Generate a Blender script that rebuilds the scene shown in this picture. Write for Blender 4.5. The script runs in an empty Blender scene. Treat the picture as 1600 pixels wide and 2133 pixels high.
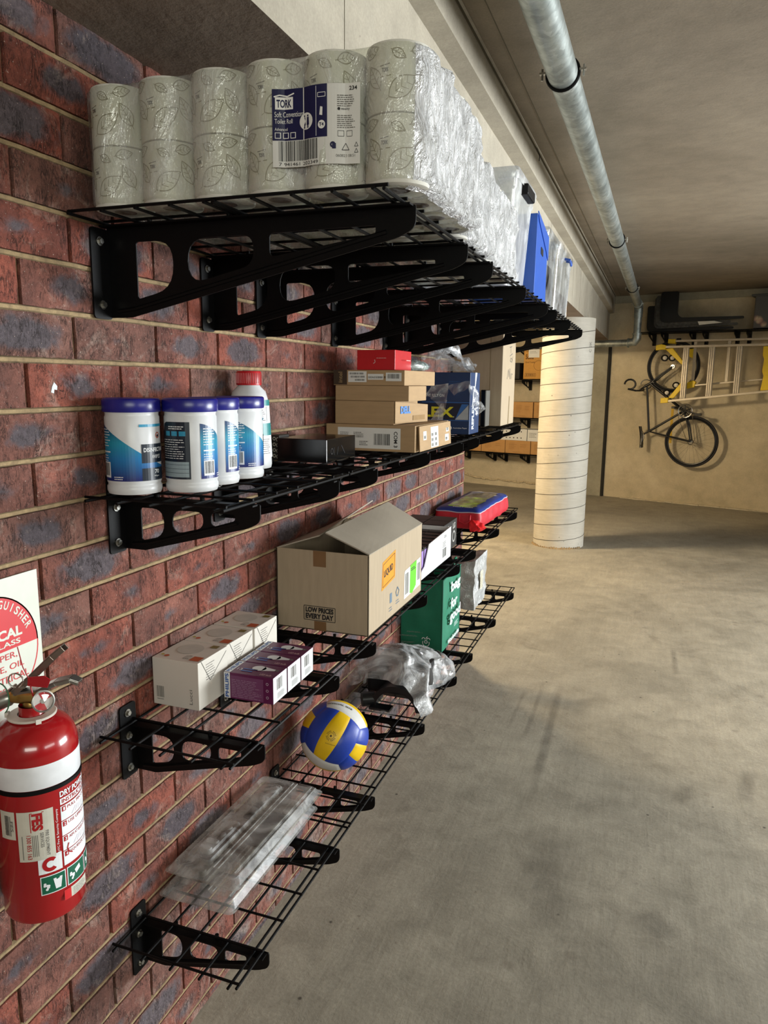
import bpy, math, random
from mathutils import Vector, Matrix, noise
PI = math.pi
S = bpy.context.scene
COL = S.collection
random.seed(7)

# ------------------------------------------------------------------ camera, world, lights, exposure
def cam_axes(pitch, yaw, roll):
    cy, sy, cp, sp = math.cos(yaw), math.sin(yaw), math.cos(pitch), math.sin(pitch)
    F = Vector((sy*cp, cy*cp, -sp)); R = Vector((cy, -sy, 0)); U = R.cross(F)
    c, s = math.cos(roll), math.sin(roll)
    return c*R + s*U, -s*R + c*U, F
CAM = Vector((1.00818, 0, 1.63))
r_, u_, f_ = cam_axes(.17439038, -.34586983, .009960755)
cd = bpy.data.cameras.new('camera'); cam = bpy.data.objects.new('camera', cd); COL.objects.link(cam)
m = Matrix.Identity(4)
for i in range(3):
    m[i][0], m[i][1], m[i][2], m[i][3] = r_[i], u_[i], -f_[i], CAM[i]
cam.matrix_world = m
cd.sensor_fit = 'HORIZONTAL'; cd.sensor_width = 36; cd.lens = 1538.4375/1600*36; cd.clip_start = .02
S.camera = cam
S.view_settings.view_transform = 'Standard'; S.view_settings.look = 'None'
S.view_settings.gamma = 1; S.view_settings.use_curve_mapping = False
S.view_settings.exposure = 0.0
w = bpy.data.worlds.new('world'); S.world = w; w.use_nodes = True
w.node_tree.nodes['Background'].inputs[0].default_value = (.75, .86, 1, 1)
w.node_tree.nodes['Background'].inputs[1].default_value = .35

def area(name, loc, target, sx, sy, power, col):
    l = bpy.data.lights.new(name, 'AREA'); l.shape = 'RECTANGLE'; l.size = sx; l.size_y = sy; l.energy = power; l.color = col
    o = bpy.data.objects.new(name, l); COL.objects.link(o); o.location = loc
    o.rotation_euler = (Vector(target)-Vector(loc)).to_track_quat('-Z', 'Y').to_euler()
    return o
# daylight through the garage entry on the right-hand side, ahead of the camera
area('daylight_entry', (5.6, 4.9, 1.34), (0, 3.2, 1.3), 3.0, 1.5, 365, (.93, .98, 1)).data.spread = 2.45
# fill from behind the camera for the near faces, its source unseen
area('fill_rear', (2.5, -2.4, 2.15), (.2, 1.8, 1.7), 2.2, .7, 54, (.98, 1, .90))
# weaker fill added on the right to brighten the upper-left bricks
area('fill_side', (5.4, .4, 2.1), (0, 1.0, 2.0), 2.6, .7, 52, (.98, .98, .94))
# warm strip lights in the bay beyond the brick wall (outside the view, behind the wall)
l = bpy.data.lights.new('strip_lamp_light', 'POINT'); l.energy = 540; l.color = (1, .79, .50); l.shadow_soft_size = .26
o = bpy.data.objects.new('strip_lamp_light', l); COL.objects.link(o); o.location = (-1.9, 6.4, 2.60)

# ------------------------------------------------------------------ materials
def lin(h):
    if isinstance(h, str):
        h = h.lstrip('#'); h = [int(h[i:i+2], 16)/255 for i in (0, 2, 4)]
        return tuple(c/12.92 if c <= .04045 else ((c+.055)/1.055)**2.4 for c in h)
    return tuple(h)
def newmat(name):
    m = bpy.data.materials.new(name); m.use_nodes = True
    nt = m.node_tree; b = nt.nodes['Principled BSDF']
    return m, nt, b
class NT:
    def __init__(s, nt): s.nt = nt
    def n(s, t, **k):
        x = s.nt.nodes.new(t)
        for a, v in k.items(): setattr(x, a, v)
        return x
    def l(s, a, b): s.nt.links.new(a, b)
    def noise(s, vec, scale, detail=4, rough=.55, dist=0):
        x = s.n('ShaderNodeTexNoise'); x.inputs['Scale'].default_value = scale; x.inputs['Detail'].default_value = detail
        x.inputs['Roughness'].default_value = rough; x.inputs['Distortion'].default_value = dist
        s.l(vec, x.inputs['Vector']); return x.outputs['Fac']
    def ramp(s, fac, stops, interp='LINEAR'):
        x = s.n('ShaderNodeValToRGB'); x.color_ramp.interpolation = interp
        e = x.color_ramp.elements
        while len(e) < len(stops): e.new(.5)
        for i, (p, c) in enumerate(stops):
            e[i].position = p
            if not isinstance(c, (tuple, list, str)): c = (c, c, c)
            c = lin(c); e[i].color = (*c, 1)
        s.l(fac, x.inputs[0]); return x.outputs[0]
    def mix(s, fac, a, b, mode='MIX'):
        x = s.n('ShaderNodeMix', data_type='RGBA', blend_type=mode)
        for i, v in ((0, fac), (6, a), (7, b)):
            if hasattr(v, 'links'): s.l(v, x.inputs[i])
            elif i == 0: x.inputs[0].default_value = v
            else: x.inputs[i].default_value = (*lin(v), 1)
        return x.outputs[2]
    def math(s, op, a, b=0, c=0, clamp=False):
        x = s.n('ShaderNodeMath', operation=op, use_clamp=clamp)
        for i, v in enumerate((a, b, c)):
            if hasattr(v, 'links'): s.l(v, x.inputs[i])
            else: x.inputs[i].default_value = v
        return x.outputs[0]
    def bump(s, h, strength, dist, b, prev=None):
        x = s.n('ShaderNodeBump'); x.inputs['Strength'].default_value = strength; x.inputs['Distance'].default_value = dist
        s.l(h, x.inputs['Height'])
        if prev: s.l(prev, x.inputs['Normal'])
        s.l(x.outputs[0], b.inputs['Normal']); return x.outputs[0]
    def obj(s, scale=None):
        v = s.n('ShaderNodeTexCoord').outputs['Object']
        if scale:
            mp = s.n('ShaderNodeMapping'); mp.inputs['Scale'].default_value = scale; s.l(v, mp.inputs[0]); v = mp.outputs[0]
        return v
MATS = {}
def P(name, col, rough=.6, metal=0, var=.06, vs=40, bump=0, bs=300, coat=0, stretch=None):
    if name in MATS: return MATS[name]
    m, nt, b = newmat(name); t = NT(nt); c = lin(col)
    v = t.obj(stretch)
    f = t.noise(v, vs)
    lo = tuple(x*(1-var) for x in c); hi = tuple(min(1, x*(1+var)) for x in c)
    t.l(t.ramp(f, [(.3, lo), (.7, hi)]), b.inputs['Base Color'])
    b.inputs['Roughness'].default_value = rough; b.inputs['Metallic'].default_value = metal
    b.inputs['Coat Weight'].default_value = coat
    if bump: t.bump(t.noise(v, bs, 3), bump, .002, b)
    MATS[name] = m; return m

def mat_concrete(name, a, b_, c_, scale=1.2, bump=.3, stain=.0, board=None, rough=.85):
    m, nt, b = newmat(name); t = NT(nt); v = t.obj()
    f1 = t.noise(v, scale, 8, .6, .4); f2 = t.noise(v, scale*9, 6, .65); f3 = t.noise(v, 140, 3, .7)
    col = t.ramp(f1, [(.3, a), (.52, b_), (.72, c_)])
    col = t.mix(.4, col, t.ramp(f2, [(.3, .38), (.6, .6)]), 'OVERLAY')
    col = t.mix(.25, col, t.ramp(f3, [(.3, .3), (.7, .7)]), 'OVERLAY')
    if stain:
        s = t.ramp(t.noise(v, scale*2.3, 10, .7, 1.2), [(.56, 0.), (.68, 1.)])
        col = t.mix(t.math('MULTIPLY', s, stain), col, a)
    spots = t.n('ShaderNodeTexVoronoi'); spots.inputs['Scale'].default_value = 22; t.l(v, spots.inputs['Vector'])
    sp = t.ramp(spots.outputs['Distance'], [(.03, 1.), (.07, 0.)])
    sp = t.math('MULTIPLY', sp, t.ramp(t.noise(v, 5, 2), [(.5, 0.), (.62, .7)]))
    col = t.mix(sp, col, (.05, .04, .03))
    if board:
        wv = t.n('ShaderNodeTexWave', bands_direction=board[0]); wv.inputs['Scale'].default_value = board[1]
        wv.inputs['Distortion'].default_value = .6; wv.inputs['Detail'].default_value = 3; t.l(v, wv.inputs['Vector'])
        g = t.ramp(wv.outputs['Fac'], [(.0, 1.), (board[2], 0.)])
        col = t.mix(t.math('MULTIPLY', g, board[3]), col, (.09, .08, .06))
    t.l(col, b.inputs['Base Color']); b.inputs['Roughness'].default_value = rough
    n1 = t.bump(f2, bump, .01, b); t.bump(f3, bump*.6, .002, b, n1)
    return m
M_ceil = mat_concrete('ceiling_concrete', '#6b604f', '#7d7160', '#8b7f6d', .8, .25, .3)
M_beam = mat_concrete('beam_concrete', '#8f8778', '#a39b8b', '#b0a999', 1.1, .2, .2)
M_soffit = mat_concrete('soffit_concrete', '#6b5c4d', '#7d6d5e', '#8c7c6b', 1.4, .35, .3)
M_farwall = mat_concrete('far_wall_concrete', '#a4987c', '#beb195', '#cec1a6', .9, .3, .25)
M_pilaster = mat_concrete('pilaster_concrete', '#84806f', '#96917e', '#a39e8b', 1.2, .3, .25)
M_other = mat_concrete('side_wall_concrete', '#8d8272', '#a09482', '#b0a492', .9, .2, .2)

SCUFFS = [(.632, 4.0, .652, 2.75, .028, .55), (.54, 3.9, .545, 3.2, .016, .35), (.46, 3.8, .455, 3.3, .012, .35), (1.224, 4.8, 1.231, 4.3, .022, .5),
          (1.06, 2.22, 1.17, 2.12, .075, .4), (.73, 2.6, .82, 2.0, .12, .3), (1.5, 3.3, 1.45, 3.0, .04, .35), (.95, 3.5, 1.1, 3.2, .05, .25), (1.25, 3.1, 1.2, 2.9, .04, .3)]
def mat_floor():
    m, nt, b = newmat('floor_concrete'); t = NT(nt); v = t.obj()
    f1 = t.noise(v, .9, 8, .62, .5); f2 = t.noise(v, 7, 8, .68, .3); f3 = t.noise(v, 90, 4, .7)
    col = t.ramp(f1, [(.28, '#7d786b'), (.5, '#969081'), (.72, '#a59e8d')])
    col = t.mix(.6, col, t.ramp(f2, [(.28, .33), (.62, .6)]), 'OVERLAY')
    col = t.mix(.3, col, t.ramp(f3, [(.3, .3), (.7, .7)]), 'OVERLAY')
    # damp blotches
    s = t.ramp(t.noise(v, 2.6, 10, .7, 1.0), [(.57, 0.), (.66, 1.)])
    col = t.mix(t.math('MULTIPLY', s, .28), col, '#564f45')
    # small drip spots
    vo = t.n('ShaderNodeTexVoronoi'); vo.inputs['Scale'].default_value = 9; vo.inputs['Randomness'].default_value = 1; t.l(v, vo.inputs['Vector'])
    sp = t.math('MULTIPLY', t.ramp(vo.outputs['Distance'], [(.10, 1.), (.2, 0.)]), t.ramp(t.noise(v, 1.7, 3), [(.5, 0.), (.62, .35)]))
    col = t.mix(sp, col, '#6a6053')
    vo = t.n('ShaderNodeTexVoronoi'); vo.inputs['Scale'].default_value = 6; t.l(v, vo.inputs['Vector'])
    sp = t.math('MULTIPLY', t.ramp(vo.outputs['Distance'], [(.02, 1.), (.045, 0.)]), .8)
    col = t.mix(sp, col, '#3a332b')
    # trowel scratches
    mp = t.n('ShaderNodeMapping'); mp.inputs['Rotation'].default_value = (0, 0, .5); mp.inputs['Scale'].default_value = (6, .5, 1)
    t.l(v, mp.inputs[0])
    sc = t.noise(mp.outputs[0], 9, 6, .7, .6)
    col = t.mix(.28, col, t.ramp(sc, [(.35, .38), (.65, .58)]), 'OVERLAY')
    # rust-brown flecks and leaf litter stains
    vo = t.n('ShaderNodeTexVoronoi'); vo.inputs['Scale'].default_value = 13; t.l(t.mix(.12, v, t.n('ShaderNodeTexNoise').outputs['Color'], 'ADD'), vo.inputs['Vector'])
    sp = t.math('MULTIPLY', t.ramp(vo.outputs['Distance'], [(.03, 1.), (.09, 0.)]), t.ramp(t.noise(v, 3.1, 3), [(.52, 0.), (.6, .6)]))
    col = t.mix(sp, col, '#54402f')
    # tyre scuffs and old damp marks, at their own places on the slab
    sx = t.n('ShaderNodeSeparateXYZ'); t.l(v, sx.inputs[0]); X, Y = sx.outputs[0], sx.outputs[1]
    for (x0, y0, x1, y1, wd, st) in SCUFFS:
        L = math.hypot(x1-x0, y1-y0); ux, uy = (x1-x0)/L, (y1-y0)/L
        a = t.math('ADD', t.math('MULTIPLY', X, ux), t.math('MULTIPLY_ADD', Y, uy, -(x0*ux+y0*uy)))
        c = t.math('ABSOLUTE', t.math('ADD', t.math('MULTIPLY', X, -uy), t.math('MULTIPLY_ADD', Y, ux, (x0*uy-y0*ux))))
        al = t.math('ABSOLUTE', t.math('MULTIPLY_ADD', a, 2/L, -1))
        mk = t.math('MULTIPLY', t.ramp(t.math('MULTIPLY', c, 1/wd), [(.3, 1.), (1., 0.)]), t.ramp(al, [(.55, 1.), (1., 0.)]))
        mk = t.math('MULTIPLY', mk, t.ramp(f2, [(.3, 1.), (.7, .55)]))
        col = t.mix(t.math('MULTIPLY', mk, st), col, '#3f3a33')
    t.l(col, b.inputs['Base Color'])
    t.l(t.ramp(f2, [(.3, .55), (.7, .8)]), b.inputs['Roughness'])
    n1 = t.bump(f2, .35, .008, b); n2 = t.bump(f3, .3, .002, b, n1); t.bump(sc, .15, .004, b, n2)
    return m
M_floor = mat_floor()

def mat_brick():
    m, nt, b = newmat('clinker_brick'); t = NT(nt); v = t.obj()
    at = t.n('ShaderNodeAttribute', attribute_name='rnd'); sep = t.n('ShaderNodeSeparateColor'); t.l(at.outputs['Color'], sep.inputs[0])
    r1, r2, r3 = sep.outputs
    uv = t.n('ShaderNodeUVMap', uv_map='UVMap'); sx = t.n('ShaderNodeSeparateXYZ'); t.l(uv.outputs[0], sx.inputs[0])
    n1 = t.noise(v, 22, 6, .65, .4); n2 = t.noise(v, 90, 5, .7); n3 = t.noise(v, 9, 5, .6, .3); n4 = t.noise(v, 330, 3, .7)
    base = t.ramp(n3, [(.3, '#66332a'), (.5, '#834233'), (.72, '#a25541')])
    dull = t.ramp(n3, [(.3, '#5c3f37'), (.55, '#785247'), (.75, '#8f685c')])
    col = t.mix(r2, base, dull)
    # purple-grey kiln patch in the centre of many bricks
    du = t.math('ABSOLUTE', t.math('MULTIPLY', sx.outputs[0], 1.25)); dv = t.math('MULTIPLY', t.math('ABSOLUTE', sx.outputs[1]), 1.05)
    d = t.math('SQRT', t.math('ADD', t.math('MULTIPLY', du, du), t.math('MULTIPLY', dv, dv)))
    d = t.math('ADD', d, t.math('MULTIPLY', t.math('SUBTRACT', n1, .5), 1.5))
    d = t.math('SUBTRACT', d, t.math('MULTIPLY', t.math('SUBTRACT', r1, .62), 1.1))
    patch = t.ramp(d, [(.48, 1.), (.86, 0.)])
    pc = t.mix(r3, '#48434a', '#5e575c')
    pc = t.mix(.4, pc, t.ramp(n2, [(.3, .35), (.7, .65)]), 'OVERLAY')
    col = t.mix(t.math('MULTIPLY', patch, .92), col, pc)
    col = t.mix(.6, col, t.ramp(n2, [(.3, .25), (.7, .68)]), 'OVERLAY')
    # mortar smears and pale bloom; the colour turns paler on the lowest courses
    sz = t.n('ShaderNodeSeparateXYZ'); t.l(v, sz.inputs[0])
    low = t.ramp(sz.outputs[2], [(.0, .07), (.55, 0.)])
    e = t.math('ADD', t.noise(v, 11, 9, .76, .8), low)
    eff = t.ramp(e, [(.55, 0.), (.70, .7)])
    col = t.mix(t.math('MULTIPLY', eff, .75), col, '#b3a093')
    pits = t.ramp(n4, [(.28, 1.), (.36, 0.)])
    col = t.mix(t.math('MULTIPLY', pits, .55), col, '#2a1a15')
    t.l(col, b.inputs['Base Color']); b.inputs['Roughness'].default_value = .78
    # drag cracks and pitting of the wire-cut face
    mp = t.n('ShaderNodeMapping'); mp.inputs['Scale'].default_value = (60, 75, 22); t.l(v, mp.inputs[0])
    ck = t.noise(mp.outputs[0], 1.0, 6, .7, 1.0)
    ckm = t.ramp(t.math('ABSOLUTE', t.math('SUBTRACT', ck, .5)), [(.0, 1.), (.03, 0.)])
    ckm = t.math('MULTIPLY', ckm, t.ramp(n1, [(.45, 0.), (.6, .8)]))
    col = t.mix(ckm, col, '#2b1a16')
    wh = t.ramp(t.noise(v, 260, 2, .5), [(.70, 0.), (.74, .8)]); col = t.mix(wh, col, '#c0ada0')
    t.l(col, b.inputs['Base Color'])
    h = t.math('ADD', t.math('MULTIPLY', n1, .6), t.math('MULTIPLY', n2, .8)); h = t.math('SUBTRACT', h, t.math('MULTIPLY', ckm, .4))
    a1 = t.bump(h, .9, .008, b); t.bump(n4, .8, .002, b, a1)
    return m
M_brick = mat_brick()
def mat_mortar():
    m, nt, b = newmat('sand_mortar'); t = NT(nt); v = t.obj()
    f = t.noise(v, 60, 5, .7); g = t.noise(v, 6, 4)
    col = t.ramp(f, [(.3, '#7d6a50'), (.7, '#a8916c')]); col = t.mix(.4, col, t.ramp(g, [(.3, .36), (.7, .6)]), 'OVERLAY')
    t.l(col, b.inputs['Base Color']); b.inputs['Roughness'].default_value = .95
    t.bump(f, .6, .003, b); return m
M_mortar = mat_mortar()

M_black = P('black_powder_coat', '#070708', .5, 0, .2, 60, .1, 500)
M_black.node_tree.nodes['Principled BSDF'].inputs['Specular IOR Level'].default_value = .16
M_steel = P('bright_steel', '#b9b7b0', .3, 1, .1, 80)
def mat_galv():
    m, nt, b = newmat('galvanised_steel'); t = NT(nt); v = t.obj()
    vo = t.n('ShaderNodeTexVoronoi'); vo.inputs['Scale'].default_value = 45; t.l(v, vo.inputs['Vector'])
    g = t.noise(v, 9, 6, .6)
    col = t.mix(.5, t.ramp(g, [(.3, '#7d8583'), (.7, '#b4bbb8')]), t.ramp(vo.outputs['Color'], [(.2, .35), (.8, .65)]), 'OVERLAY')
    t.l(col, b.inputs['Base Color']); b.inputs['Metallic'].default_value = .75; b.inputs['Roughness'].default_value = .42
    return m
M_galv = mat_galv()
M_card = P('kraft_cardboard', '#a88b66', .8, 0, .07, 14, .12, 220, stretch=(1, 1, 6))
M_card2 = P('pale_cardboard', '#a9987f', .8, 0, .06, 9, .15, 160, stretch=(8, 8, 1))
M_cardgrey = P('grey_cardboard', '#a29888', .78, 0, .06, 7, .1, 150)
M_tan = P('orange_cardboard', '#b98b52', .8, 0, .06, 12)
M_paper = P('white_paper', '#d9d9d4', .55, 0, .03, 20)
M_ink = P('black_ink', '#141414', .6)
M_inkgrey = P('grey_ink', '#66645f', .7)
M_tape = P('brown_tape', '#7a5c3c', .3, 0, .05)
M_white = P('white_plastic', '#d4d6d8', .32, 0, .03)
M_whitecard = P('white_card_gloss', '#d9dadb', .35, 0, .03, 12)
M_navy = P('navy_print', '#171a45', .35)
M_yellow = P('yellow_plastic', '#e6c315', .45, 0, .05)
M_red = P('red_card', '#b8131b', .4, 0, .04)
M_dark = P('hole_shade', '#0b0a09', .9)

def clear(name, tint=(1, 1, 1), gloss=.16, white=0.0, rough=.12, bump=0., bs=30, bd=.01, wcol=(.9, .92, .93), edge=.35, stretch=None):
    if name in MATS: return MATS[name]
    m = bpy.data.materials.new(name); m.use_nodes = True; nt = m.node_tree; nt.nodes.clear(); t = NT(nt)
    out = t.n('ShaderNodeOutputMaterial'); tr = t.n('ShaderNodeBsdfTransparent'); tr.inputs[0].default_value = (*tint, 1)
    gl = t.n('ShaderNodeBsdfGlossy'); gl.inputs['Roughness'].default_value = rough; gl.inputs[0].default_value = (1, 1, 1, 1)
    df = t.n('ShaderNodeBsdfDiffuse'); df.inputs[0].default_value = (*wcol, 1)
    lw = t.n('ShaderNodeLayerWeight'); lw.inputs[0].default_value = .25
    v = t.obj(stretch)
    if bump:
        f = t.noise(v, bs, 5, .62, 1.2); ri = t.math('ABSOLUTE', t.math('SUBTRACT', f, .5))
        bp = t.n('ShaderNodeBump'); bp.inputs['Strength'].default_value = bump; bp.inputs['Distance'].default_value = bd
        t.l(ri, bp.inputs['Height'])
        for x in (gl, df, lw): t.l(bp.outputs[0], x.inputs['Normal'])
    fac = t.math('ADD', t.math('MULTIPLY', lw.outputs['Facing'], edge), gloss, clamp=True)
    m1 = t.n('ShaderNodeMixShader'); m1.inputs[0].default_value = white
    if bump and white: 
        wf = t.ramp(t.noise(v, bs*.7, 4, .6, 1.5), [(.35, max(0, white-.25)), (.65, min(1, white+.25))]); t.l(wf, m1.inputs[0])
    t.l(tr.outputs[0], m1.inputs[1]); t.l(df.outputs[0], m1.inputs[2])
    m2 = t.n('ShaderNodeMixShader'); t.l(fac, m2.inputs[0]); t.l(m1.outputs[0], m2.inputs[1]); t.l(gl.outputs[0], m2.inputs[2])
    t.l(m2.outputs[0], out.inputs[0]); MATS[name] = m; return m
M_wrap = clear('shrink_wrap', (.96, .98, .93), .07, .05, .08, .7, 26, .02, edge=.3, stretch=(1, 1, .45))
M_wrapside = clear('crumpled_wrap', (.95, .96, .97), .16, .80, .18, 1., 30, .05, wcol=(.88, .89, .91), edge=.15, stretch=(1, 1, .6))
M_bag = clear('clear_bag', (.93, .95, .96), .07, .30, .15, .6, 12, .02, wcol=(.93, .95, .97), edge=.25)
M_clam = clear('clamshell_plastic', (.84, .83, .80), .03, .05, .3, .15, 14, .004, edge=.13)
M_tub = clear('frosted_tub', (.9, .93, .95), .12, .42, .25, .1, 6, .004)
M_tubclear = clear('clear_tub', (.9, .93, .96), .16, .16, .15, .1, 6, .004)

# ------------------------------------------------------------------ mesh builder
class MB:
    def __init__(s, *mats): s.v = []; s.f = []; s.mi = []; s.mats = list(mats)
    def mid(s, mat):
        if mat is None: return 0
        if mat not in s.mats: s.mats.append(mat)
        return s.mats.index(mat)
    def add(s, verts, faces, mat=None, T=None):
        o = len(s.v)
        s.v += [tuple(T @ Vector(p)) for p in verts] if T else [tuple(p) for p in verts]
        k = s.mid(mat)
        for f in faces: s.f.append(tuple(i+o for i in f)); s.mi.append(k)
        return s
    def box(s, x0, x1, y0, y1, z0, z1, mat=None, T=None):
        vs = [(x, y, z) for z in (z0, z1) for y in (y0, y1) for x in (x0, x1)]
        return s.add(vs, [(0, 2, 3, 1), (4, 5, 7, 6), (0, 1, 5, 4), (2, 6, 7, 3), (0, 4, 6, 2), (1, 3, 7, 5)], mat, T)
    def quad(s, a, b, c, d, mat=None): return s.add([a, b, c, d], [(0, 1, 2, 3)], mat)
    def prism(s, poly, d, mat=None, T=None):      # poly: 3D points, d: extrusion vector
        n = len(poly); d = Vector(d); vs = [Vector(p) for p in poly]; vs += [p+d for p in vs]
        return s.add(vs, [tuple(range(n))[::-1], tuple(range(n, 2*n))]+[(i, (i+1) % n, n+(i+1) % n, n+i) for i in range(n)], mat, T)
    def tube(s, pts, r, mat=None, n=8, closed=False, cap=True, T=None):
        pts = [Vector(p) for p in pts]; k = len(pts); rs = r if isinstance(r, (list, tuple)) else [r]*k
        vs = []; prev = None
        for i, p in enumerate(pts):
            a = pts[(i-1) % k] if (closed or i > 0) else p; b = pts[(i+1) % k] if (closed or i < k-1) else p
            t = (b-a).normalized()
            if prev is None: nn = t.orthogonal().normalized()
            else: nn = (prev - t*prev.dot(t)).normalized()
            prev = nn; bb = t.cross(nn)
            for j in range(n):
                q = 2*PI*j/n; vs.append(p+(nn*math.cos(q)+bb*math.sin(q))*rs[i])
        fs = []
        for i in range(k if closed else k-1):
            for j in range(n):
                a = i*n+j; b = i*n+(j+1) % n; c = ((i+1) % k)*n+(j+1) % n; d = ((i+1) % k)*n+j
                fs.append((a, b, c, d))
        if cap and not closed: fs += [tuple(range(n))[::-1], tuple((k-1)*n+j for j in range(n))]
        return s.add(vs, fs, mat, T)
    def lathe(s, prof, mat=None, n=32, T=None, cap=True):       # prof: (r, z)
        vs = [(r*math.cos(2*PI*j/n), r*math.sin(2*PI*j/n), z) for r, z in prof for j in range(n)]
        fs = [(i*n+j, i*n+(j+1) % n, (i+1)*n+(j+1) % n, (i+1)*n+j) for i in range(len(prof)-1) for j in range(n)]
        if cap: fs += [tuple(range(n))[::-1], tuple((len(prof)-1)*n+j for j in range(n))]
        return s.add(vs, fs, mat, T)
    def grid(s, f, u0, u1, v0, v1, nu, nv, mat=None, h=0.0):
        vs = [f(u0+(u1-u0)*i/nu, v0+(v1-v0)*j/nv, h) for j in range(nv+1) for i in range(nu+1)]
        fs = [(j*(nu+1)+i, j*(nu+1)+i+1, (j+1)*(nu+1)+i+1, (j+1)*(nu+1)+i) for j in range(nv) for i in range(nu)]
        return s.add(vs, fs, mat)
    def poly(s, f, pts, mat=None, h=0.0):
        return s.add([f(u, v, h) for u, v in pts], [tuple(range(len(pts)))], mat)
    def build(s, name, parent=None, smooth=False, bevel=0, T=None, loc=None):
        me = bpy.data.meshes.new(name); me.from_pydata(s.v, [], s.f)
        for mt in s.mats or [M_black]: me.materials.append(mt)
        me.polygons.foreach_set('material_index', s.mi)
        if smooth:
            me.polygons.foreach_set('use_smooth', [True]*len(me.polygons))
            if smooth != 2: me.set_sharp_from_angle(angle=math.radians(38))
        me.validate(); me.update()
        o = bpy.data.objects.new(name, me); COL.objects.link(o)
        if parent: o.parent = parent
        if loc: o.location = loc
        if bevel:
            b = o.modifiers.new('bevel', 'BEVEL'); b.width = bevel; b.segments = 2; b.limit_method = 'ANGLE'; b.angle_limit = .7
        return o
_tc = {}
def text_geo(s, bold=0):
    k = (s, bold)
    if k not in _tc:
        c = bpy.data.curves.new('t', 'FONT'); c.body = s; c.offset = bold; c.resolution_u = 3
        o = bpy.data.objects.new('t', c); me = bpy.data.meshes.new_from_object(o)
        vs = [tuple(v.co) for v in me.vertices]; fs = [tuple(p.vertices) for p in me.polygons]
        bpy.data.objects.remove(o); bpy.data.curves.remove(c); bpy.data.meshes.remove(me)
        _tc[k] = (vs, fs)
    return _tc[k]
def text(B, s, f, mat, u, v, w, h, bold=0.0, hh=.0004, rot=0):
    """fit the string s in the box (u,v,w,h) of mapping f; rot turns it by 90 degrees steps"""
    vs, fs = text_geo(s, bold)
    if not vs: return
    x0 = min(p[0] for p in vs); x1 = max(p[0] for p in vs); y0 = min(p[1] for p in vs); y1 = max(p[1] for p in vs)
    out = []
    for p in vs:
        a = (p[0]-x0)/(x1-x0); b = (p[1]-y0)/(y1-y0)
        if rot == 1: a, b = 1-b, a          # reads upward
        elif rot == -1: a, b = b, 1-a       # reads downward
        out.append(f(u+a*w, v+b*h, hh))
    B.add(out, fs, mat)
def fine(B, f, mat, u, v, w, h, rows, hh=.0004, fill=.45, seed=1):
    rr = random.Random(seed); rh = h/rows
    for i in range(rows):
        x = 0; end = w*(1-rr.random()*.3)
        while x < end:
            l = min(rr.uniform(.06, .22)*w, end-x)
            y = v+i*rh
            B.grid(f, u+x, u+x+l, y, y+rh*fill, max(1, int(l/.008)), 1, mat, hh); x += l+.03*w
def barcode(B, f, mat, u, v, w, h, n=28, hh=.0004, seed=3):
    rr = random.Random(seed); x = 0
    while x < w:
        l = rr.choice((.35, .35, .7, 1.0))*w/n
        if x+l > w: break
        B.grid(f, u+x, u+x+l, v, v+h, 1, 1, mat, hh); x += l+rr.choice((.4, .6, .9))*w/n
def ring2d(B, f, mat, u, v, r0, r1, n=28, hh=.0004, a0=0, a1=2*PI, su=1):
    for i in range(n):
        p, q = a0+(a1-a0)*i/n, a0+(a1-a0)*(i+1)/n
        B.add([f(u+su*r0*math.cos(p), v+r0*math.sin(p), hh), f(u+su*r1*math.cos(p), v+r1*math.sin(p), hh),
               f(u+su*r1*math.cos(q), v+r1*math.sin(q), hh), f(u+su*r0*math.cos(q), v+r0*math.sin(q), hh)], [(0, 1, 2, 3)], mat)
def stroke(B, f, mat, pts, w, hh=.0004):
    for i in range(len(pts)-1):
        (a, b), (c, d) = pts[i], pts[i+1]; L = math.hypot(c-a, d-b) or 1; nx, ny = -(d-b)/L*w/2, (c-a)/L*w/2
        B.add([f(a+nx, b+ny, hh), f(a-nx, b-ny, hh), f(c-nx, d-ny, hh), f(c+nx, d+ny, hh)], [(0, 1, 2, 3)], mat)
def plane(o, U, V):
    o, U, V = Vector(o), Vector(U).normalized(), Vector(V).normalized(); N = U.cross(V)
    return lambda u, v, h=0: tuple(o+U*u+V*v+N*h)
def front(x, y, z): return plane((x, y, z), (1, 0, 0), (0, 0, 1))      # face looking to -y
def right(x, y, z): return plane((x, y, z), (0, 1, 0), (0, 0, 1))      # face looking to +x
def top(x, y, z): return plane((x, y, z), (1, 0, 0), (0, 1, 0))
def cyl(r, a=0): return lambda u, v, h=0: ((r+h)*math.sin(u/r+a), -(r+h)*math.cos(u/r+a), v)

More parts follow.
